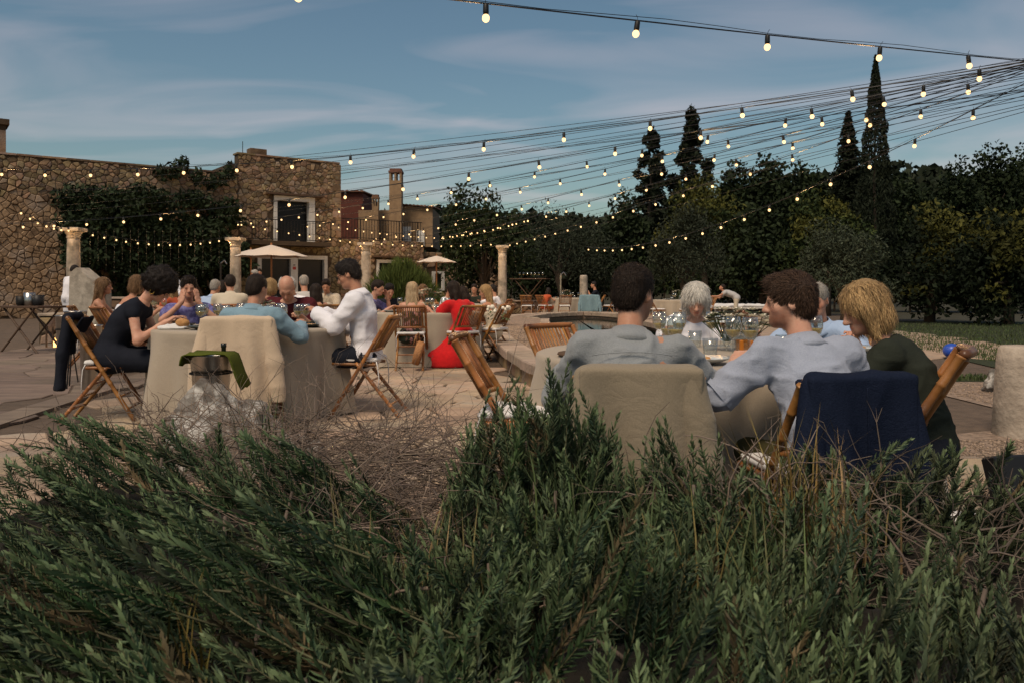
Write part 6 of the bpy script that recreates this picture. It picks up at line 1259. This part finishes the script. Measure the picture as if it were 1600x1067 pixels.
def fairy(a, b, sag, label, sp=.3):
    a, b = Vector(a), Vector(b); L = (b - a).length; n = max(8, int(L * 1.4)); pt = lambda t: a + (b - a) * t - Vector((0, 0, 4 * sag * t * (1 - t))); e = empty('fairy_lights', a, 0, label, 'string lights', 'thin fairy light strings')
    D2 = (a.y + b.y) / 2; MB().tube([pt(i / n) - a for i in range(n + 1)], .004, 4).build('wire', m_cable, e); mb = MB(); k = int(L / sp)
    for i in range(k): p = pt((i + .5) / k) - a; s_ = .002 + .00016 * (pt((i + .5) / k).y); mb.raw([p + Vector(v) * s_ for v in ((1, 0, 0), (0, 1, 0), (-1, 0, 0), (0, -1, 0), (0, 0, 1), (0, 0, -1))], [(0, 1, 4), (1, 2, 4), (2, 3, 4), (3, 0, 4), (1, 0, 5), (2, 1, 5), (3, 2, 5), (0, 3, 5)])
    tag(mb.build('leds', m_led, e), kind='stuff')
po = empty('festoon_pole', (HUB.x, HUB.y, 0), 0, 'tall pole where all the festoon strings meet', 'pole'); MB().tube([(0, 0, 0), (0, 0, HUB.z + .15)], [.06, .045], 10).build('shaft', m_iron, po); MB().lathe([(.09, HUB.z), (.1, HUB.z + .03), (.05, HUB.z + .08)], 10).build('ring', m_iron, po)
strand(HUB, P(-60, 263, 15), .40, 1.12, 'uppermost long festoon string sweeping across to the left edge', 1.15, .9)
strand(HUB, P(8, 350, 18), .36, 1.2, 'long festoon string dipping before the creeper to the left wall', 1.1, 1.4)
strand(HUB, P(368, 348, 27), .2, 1.3, 'festoon string ending at the column by the tower', 1.1, 2.0)
strand(HUB, P(560, 378, 30.6), .15, 1.35, 'festoon string ending at the wing column', 1.1, 1.2)
strand(HUB, P(785, 383, 33), .15, 1.35, 'festoon string ending at the middle column', 1.1, 2.2)
strand(HUB, P(915, 386, 28), .62, 1.05, 'lowest festoon string drooping before the olive trees', 1.1, .55)
strand(HUB, P(470, 352, 30), .25, 1.5, 'festoon string running to the tower balcony', 1.1, 3.0)
strand(HUB, P(680, 372, 34), .2, 1.5, 'festoon string running to the terrace railing', 1.1, 2.8)
strand((5.5, 7.4, 3.13), (-4.3, 2.62, 2.53), .04, 1.1, 'near festoon string passing high above the camera', 1.05, .84)
strand(P(30, 326, 21), P(115, 356, 24), .15, .42, 'short festoon swag on the left wall', 1.15, .1, glow=10.0)
strand(P(115, 355, 24), P(368, 368, 27.5), .35, .33, 'festoon swag between the two left columns', 1.15, .2, glow=10.0) 
strand(P(368, 346, 27.5), P(572, 378, 30.6), .05, .42, 'festoon swag from the tower column to the wing column', 1.15, .2, glow=10.0)
strand(P(525, 352, 35), P(700, 370, 36), .1, .36, 'festoon swag along the terrace railing', 1.15, .1, glow=10.0)
strand(P(572, 376, 30.6), P(785, 378, 32.9), .12, .42, 'festoon swag from the wing column to the middle column', 1.15, .2, glow=10.0)
strand(P(690, 368, 34), P(835, 338, 30), .12, .45, 'festoon swag rising through the magnolia tree', 1.15, .1, glow=10.0)
FE = [(88, 303, 22), (88, 311, 22), (88, 322, 22.3), (88, 331, 22.3), (30, 283, 20), (30, 291, 20), (345, 287, 29), (350, 304, 29), (360, 322, 28.5), (470, 333, 32), (530, 345, 34), (560, 356, 34), (640, 372, 36), (720, 382, 35), (330, 340, 28), (20, 300, 20), (345, 278, 29), (430, 325, 31), (500, 338, 33), (600, 366, 35), (680, 378, 35), (755, 388, 34)]
for i, (a_, b_, c_) in enumerate(FE): fairy(HUB + Vector((0, 0, -.02 * i)), P(a_, b_, c_), .12 + .03 * (i % 4), ORD[i] + ' thin fairy light string fanning out from the pole')
# icicle strings hanging before the creeper
for k in range(18):
    x = 128 + k * 12.6; D_ = 24.3 + k * .17; a = P(x, 358, D_); fairy(a, a + Vector((0, 0, -1.3 - .25 * math.sin(k * 2.2))), 0, ORD[k] + ' hanging fairy light strand from the left before the creeper', .16)
for k in range(9):
    x = 712 + k * 13; a = P(x, 385 - 6 * math.sin(k), 33.6); fairy(a, a + Vector((.1, 0, -1.2 - .3 * math.sin(k * 2.2))), 0, ORD[k] + ' hanging fairy light strand from the left in the magnolia tree', .2)
# ================================================================== rosemary and dry growth in the foreground
m_ros = pm('rosemary_needle', (1, 1, 1), (.8, .82, .78), 5, .55, vcol=True, spec=.22)
m_core = pm('core_shade', (.016, .013, .009), (.008, .007, .005), 20, .95, .8, 40)  # near-black colour standing in for the shade inside the bushes
m_twig = pm('dry_twig', (.2, .155, .125), (.115, .09, .072), 12, .9, .3, vcol=True)
def mound_z(x, y): return np.clip(1 - ((y - 1.7) / 2.0) ** 2, 0, 1) * np.clip((2.6 - x) / .5, 0, 1) * .25 - .04
bedo = grid_sheet('planting_bed', -3.0, 3.6, -.2, 3.9, 60, 44, lambda x, y: mound_z(x, y) + .02 * np.sin(x * 7) * np.sin(y * 9), m_soil)
def sprigs(tips, dirs, lens, rr, name, parent, tint, nd=92, leafy=.8):
    """a curved stem with opposite pairs of narrow bent needles, many at once"""
    n = len(tips); dirs = dirs / np.linalg.norm(dirs, axis=1, keepdims=True); base = tips - dirs * lens[:, None]; bend = rr.normal(size=(n, 3)) * .12 * lens[:, None]; bend[:, 2] -= .10 * lens
    t = np.linspace(1 - leafy, 1, nd // 2)[None, :, None] + rr.uniform(-.008, .008, (n, nd // 2, 1)); t = np.repeat(t, 2, 1); q = t * (1 - t) * 2
    pos = base[:, None] + dirs[:, None] * lens[:, None, None] * t + bend[:, None] * q
    tan = dirs[:, None] * lens[:, None, None] + bend[:, None] * (2 - 4 * t); tan /= np.linalg.norm(tan, axis=2, keepdims=True)
    ph = rr.uniform(0, 6.28, (n, 1)) + np.repeat(np.arange(nd // 2) * 1.571, 2)[None] + np.tile([0, math.pi], nd // 2)[None] + rr.normal(size=(n, nd)) * .3
    u = np.cross(tan, np.array([.3, .2, .93])); u /= np.linalg.norm(u, axis=2, keepdims=True) + 1e-9; v = np.cross(tan, u); rad = u * np.cos(ph)[..., None] + v * np.sin(ph)[..., None]
    tt = t[..., 0]; ang = np.where(tt > .93, .35, .8) + rr.normal(size=(n, nd)) * .14; L = (.0255 * np.clip(1.25 - np.clip(tt - .8, 0, 1) * 3.4, .35, 1.1) * rr.uniform(.75, 1.2, (n, nd)))[..., None]
    d = tan * np.cos(ang)[..., None] + rad * np.sin(ang)[..., None]; s_ = np.cross(d, rad); s_ /= np.linalg.norm(s_, axis=2, keepdims=True) + 1e-9; w_ = .0025 * rr.uniform(.8, 1.2, (n, nd, 1)); dr = tan * .25 - rad * .12
    a = pos; b = pos + d * L * .55; e = pos + d * L * .95 + dr * L * .35
    V = np.stack([a - s_ * w_ * .55, a + s_ * w_ * .55, b + s_ * w_, b - s_ * w_, e], 2).reshape(-1, 3); k = 5 * np.arange(n * nd)[:, None]; Q = k + np.array([[0, 1, 2, 3]]); T3 = k + np.array([[3, 2, 4]])
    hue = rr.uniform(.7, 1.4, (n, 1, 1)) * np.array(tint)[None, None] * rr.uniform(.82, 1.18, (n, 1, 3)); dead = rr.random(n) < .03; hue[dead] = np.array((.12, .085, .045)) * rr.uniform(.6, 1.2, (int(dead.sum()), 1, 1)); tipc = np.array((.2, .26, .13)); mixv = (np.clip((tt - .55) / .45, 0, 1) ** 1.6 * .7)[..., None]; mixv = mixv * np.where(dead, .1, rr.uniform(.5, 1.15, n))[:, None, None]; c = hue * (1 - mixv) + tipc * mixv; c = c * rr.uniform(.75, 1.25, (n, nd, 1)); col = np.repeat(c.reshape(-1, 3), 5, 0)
    # stems
    ts = np.linspace(0, 1, 6); ps = base[:, None] + dirs[:, None] * lens[:, None, None] * ts[None, :, None] + bend[:, None] * (ts * (1 - ts) * 2)[None, :, None]; un = np.cross(dirs, np.array([.3, .2, .93])); un /= np.linalg.norm(un, axis=1, keepdims=True); vn = np.cross(dirs, un); r = (.0024 * (1 - .7 * ts))[None, :, None]
    ring = np.stack([ps + (un[:, None] * math.cos(a_) + vn[:, None] * math.sin(a_)) * r for a_ in (0, 2.09, 4.19)], 2); SV = ring.reshape(-1, 3); o = len(V); idx = o + np.arange(n * 18).reshape(n, 6, 3); j = np.roll(idx, -1, 2); SQ = np.stack([idx[:, :-1], j[:, :-1], j[:, 1:], idx[:, 1:]], -1).reshape(-1, 4)
    sc = np.repeat(np.array([[.1, .095, .05]]) * rr.uniform(.6, 1.2, (n, 1)), 18, 0)
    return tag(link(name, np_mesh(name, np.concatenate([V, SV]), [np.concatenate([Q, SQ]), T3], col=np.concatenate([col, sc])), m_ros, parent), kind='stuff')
TRI = [0]
def bush(px, D, top, rx, ry, h, n, label, lean, seed, tint=(.036, .06, .027), ln=(.2, .42), up=.9, nd=98):
    rr = np.random.default_rng(seed); X = PX(px, D); zt = P(px, top, D).z; e = empty('rosemary_bush', (X, D, 0), 0, label, 'rosemary', 'rosemary bushes of the planting bed')
    a = rr.uniform(0, 6.283, n); q = np.sqrt(rr.random(n)) * 1.0; z = np.sqrt(np.clip(1 - q * q, 0, 1)); lump = 1 + .34 * vnoise(np.stack([np.cos(a) * q * 3.2, np.sin(a) * q * 3.2, np.full(n, seed)], 1))
    tips = np.stack([np.cos(a) * q * rx, np.sin(a) * q * ry, zt - h + z * h * lump], 1) - np.array([[0, 0, 1]]) * (rr.random((n, 1)) ** 2.2 * .2)
    nrm = np.stack([np.cos(a) * q / rx, np.sin(a) * q / ry, z / h], 1); nrm /= np.linalg.norm(nrm, axis=1, keepdims=True); dr = nrm * .4 + np.array([[0, 0, up]]) * .55 + np.array([lean]) * 1.25 + rr.normal(size=(n, 3)) * .24 + np.stack([vnoise(tips * 3.1 + seed), vnoise(tips * 3.1 + seed + 20), vnoise(tips * 3 + 40) * .5], 1) * .45; 
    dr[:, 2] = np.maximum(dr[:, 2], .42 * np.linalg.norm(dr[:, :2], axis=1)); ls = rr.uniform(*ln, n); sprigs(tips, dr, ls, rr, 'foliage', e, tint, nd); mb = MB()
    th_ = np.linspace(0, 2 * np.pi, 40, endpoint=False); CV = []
    for ph_ in np.linspace(.02, 1.25, 12):          # core added inside the bush, near-black so the gaps between sprigs look shaded
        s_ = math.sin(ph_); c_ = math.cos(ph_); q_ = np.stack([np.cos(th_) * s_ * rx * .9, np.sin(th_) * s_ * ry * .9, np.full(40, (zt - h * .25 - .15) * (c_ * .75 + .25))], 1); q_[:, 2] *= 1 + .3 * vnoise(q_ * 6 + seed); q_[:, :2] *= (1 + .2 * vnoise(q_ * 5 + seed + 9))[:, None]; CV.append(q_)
    CV.append(CV[-1] * np.array([1.05, 1.05, 0])); ii = np.arange(13 * 40).reshape(13, 40); jj = np.roll(ii, -1, 1); link('shade_core', np_mesh('shade_core', np.concatenate(CV), np.stack([ii[:-1].ravel(), jj[:-1].ravel(), jj[1:].ravel(), ii[1:].ravel()], 1), smooth=True), m_core, e)
    for k in range(16): b = tips[k * 7 % n]; mb.tube([(b[0] * .2, b[1] * .2, -.0), (b[0] * .6, b[1] * .5, (zt - h) * .8), (b[0] * .95, b[1] * .95, b[2] - .1)], [.011, .008, .004], 5)
    V_ = np.array(mb.v); me = np_mesh('stems', V_, [np.array([f_ for f_ in mb.f if len(f_) == 4]), np.array([f_ for f_ in mb.f if len(f_) == 5])], col=np.full((len(V_), 3), .7)); tag(link('stems', me, m_twig, e), kind='stuff'); return e
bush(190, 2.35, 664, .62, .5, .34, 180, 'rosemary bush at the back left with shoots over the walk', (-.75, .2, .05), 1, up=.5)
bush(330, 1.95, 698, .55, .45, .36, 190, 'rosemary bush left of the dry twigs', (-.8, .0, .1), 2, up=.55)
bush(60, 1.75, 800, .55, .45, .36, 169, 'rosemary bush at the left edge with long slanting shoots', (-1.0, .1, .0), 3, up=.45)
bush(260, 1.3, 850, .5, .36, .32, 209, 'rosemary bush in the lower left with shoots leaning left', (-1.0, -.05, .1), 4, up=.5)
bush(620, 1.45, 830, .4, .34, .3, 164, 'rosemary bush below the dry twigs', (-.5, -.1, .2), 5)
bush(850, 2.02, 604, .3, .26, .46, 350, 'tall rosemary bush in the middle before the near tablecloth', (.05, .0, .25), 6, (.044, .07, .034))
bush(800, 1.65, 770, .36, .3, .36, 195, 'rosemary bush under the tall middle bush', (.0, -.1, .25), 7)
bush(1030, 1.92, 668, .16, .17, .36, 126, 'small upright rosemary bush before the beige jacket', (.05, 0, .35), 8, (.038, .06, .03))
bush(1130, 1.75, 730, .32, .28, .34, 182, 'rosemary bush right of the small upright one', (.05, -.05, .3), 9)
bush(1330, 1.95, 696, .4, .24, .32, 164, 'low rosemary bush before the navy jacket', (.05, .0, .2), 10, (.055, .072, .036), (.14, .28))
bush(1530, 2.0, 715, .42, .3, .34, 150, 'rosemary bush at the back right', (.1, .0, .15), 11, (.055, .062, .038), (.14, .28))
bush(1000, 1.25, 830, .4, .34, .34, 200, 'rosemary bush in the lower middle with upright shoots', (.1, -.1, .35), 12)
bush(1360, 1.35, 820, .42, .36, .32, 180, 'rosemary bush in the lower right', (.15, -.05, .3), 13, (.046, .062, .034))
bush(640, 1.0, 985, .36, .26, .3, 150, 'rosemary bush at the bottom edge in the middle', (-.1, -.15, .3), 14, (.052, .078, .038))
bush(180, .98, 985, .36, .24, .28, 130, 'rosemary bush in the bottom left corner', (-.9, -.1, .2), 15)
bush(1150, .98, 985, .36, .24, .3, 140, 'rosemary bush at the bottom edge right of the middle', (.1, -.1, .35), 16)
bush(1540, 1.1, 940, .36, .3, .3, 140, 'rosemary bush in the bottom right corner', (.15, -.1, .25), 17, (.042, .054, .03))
# dry twiggy brush
def dry(px, D, py, wx, wy, h, n, label, seed, ln=.45, flat=.35, tint=1.0, r=.0024):
    rr = np.random.default_rng(seed); X = PX(px, D); zc = P(px, py, D).z; e = empty('dry_brush', (X, D, 0), 0, label, 'dry brush', 'dry twiggy brush of the planting bed'); V, Q, C_ = [], [], []
    for i in range(n):
        a = rr.uniform(0, 6.28); q = math.sqrt(rr.random()); p0 = np.array([math.cos(a) * q * wx, math.sin(a) * q * wy, zc - h * rr.random()]); d = rr.normal(size=3); d[2] = abs(d[2]) * flat + .05; d[0] *= 1.5; d = unit(d); L = ln * rr.uniform(.4, 1.2); pts = [p0]; dd = d.copy()
        for k in range(5): dd = unit(dd + rr.normal(size=3) * .22 + np.array([0, 0, -.05])); pts.append(pts[-1] + dd * L / 5)
        def tube_(pts, r0):
            mb = MB().tube([Vector(p) for p in pts], [r0 * (1 - .75 * k / (len(pts) - 1)) for k in range(len(pts))], 3, cap=False); o = sum(len(v_) for v_ in V); V.append(np.array(mb.v)); Q.append(np.array(mb.f) + o); C_.append(np.full((len(mb.v), 3), tint * rr.uniform(.7, 1.35)) * np.array([1, .95 + .05 * rr.random(), .9 + .1 * rr.random()]))
        tube_(pts, r * rr.uniform(.6, 1.6))
        for j in range(rr.integers(1, 4)):
            k = rr.integers(1, 5); b = unit(dd + rr.normal(size=3) * .7); tube_([pts[k], pts[k] + b * L * .14, pts[k] + unit(b + rr.normal(size=3) * .3) * L * .28], r * .5)
    tag(link('twigs', np_mesh('twigs', np.concatenate(V), np.concatenate(Q), smooth=True, col=np.concatenate(C_)), m_twig, e), kind='stuff'); return e
dry(570, 2.7, 702, .55, .42, .26, 520, 'tangle of bare grey twigs between the rosemary bushes', 1, .55, .3)
dry(300, 3.7, 640, .42, .3, .3, 260, 'pale dry brush around the pointed boulder', 2, .3, 1.1, 1.25, .0022)
dry(620, 2.1, 790, .42, .3, .22, 260, 'lower tangle of bare twigs above the bottom bushes', 3, .42, .3, .9)
dry(130, 3.4, 690, .3, .3, .25, 90, 'thin dry brush beside the walk', 4, .3, 1.0, 1.2, .002)
dry(1000, 2.05, 770, .3, .2, .2, 90, 'dry twigs in front of the beige jacket', 5, .25, .8)
dry(1190, 1.9, 740, .34, .2, .2, 120, 'dry twigs in front of the navy jacket', 6, .22, .9, 1.0)
dry(1480, 1.75, 800, .42, .3, .26, 220, 'brown dry brush at the right', 7, .22, .9, .7)
dry(860, 1.4, 905, .5, .3, .2, 16, 'thick bare stems low in the middle', 8, .22, .35, 1.0, .0036)
dry(520, 3.3, 668, .45, .3, .2, 220, 'bare grey twigs behind the main tangle', 9, .5, .35, 1.15)
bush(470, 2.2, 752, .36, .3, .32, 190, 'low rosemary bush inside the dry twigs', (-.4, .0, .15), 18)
# grass tufts
m_straw = pm('tuft_blade', (1, 1, 1), (.8, .8, .8), 5, .7, vcol=True)
def tuft(px, D, py, n, h, label, col, seed, sp=.05):
    rr = np.random.default_rng(seed); zt = P(px, py, D).z; e = empty('grass_tuft', (PX(px, D), D, 0), 0, label, 'grass', 'grass tufts among the rosemary'); pts = np.concatenate([rr.normal(size=(n, 2)) * sp, np.full((n, 1), zt - h)], 1); tag(blades('blades', pts, h * .85, .0042, m_straw, seed, col, e, .75), kind='stuff')
tuft(1240, 1.85, 640, 70, .34, 'ochre grass tuft before the navy jacket', (.2, .135, .04), 1, .05); tuft(1290, 1.8, 700, 60, .25, 'curling straw-coloured grass right of the ochre tuft', (.26, .18, .07), 2, .06)
tuft(420, 3.3, 600, 40, .3, 'dark green grass tuft beside the pale rock', (.05, .07, .025), 3, .05); tuft(300, 1.2, 890, 24, .2, 'yellowing grass tuft in the lower left rosemary', (.19, .14, .03), 4, .03); tuft(1090, 1.5, 760, 30, .24, 'orange-tipped grass tuft in the lower right', (.16, .12, .035), 5, .04)
tuft(1010, 1.55, 740, 40, .3, 'green grass blades among the middle rosemary', (.07, .09, .03), 6, .05); tuft(1200, 1.4, 770, 40, .3, 'long green grass among the right rosemary', (.08, .095, .03), 7, .05); tuft(670, 1.65, 760, 40, .26, 'thin straw grass left of the tall rosemary', (.17, .13, .05), 8, .08); tuft(905, 1.75, 690, 36, .26, 'thin green grass right of the tall rosemary', (.07, .1, .03), 9, .05)
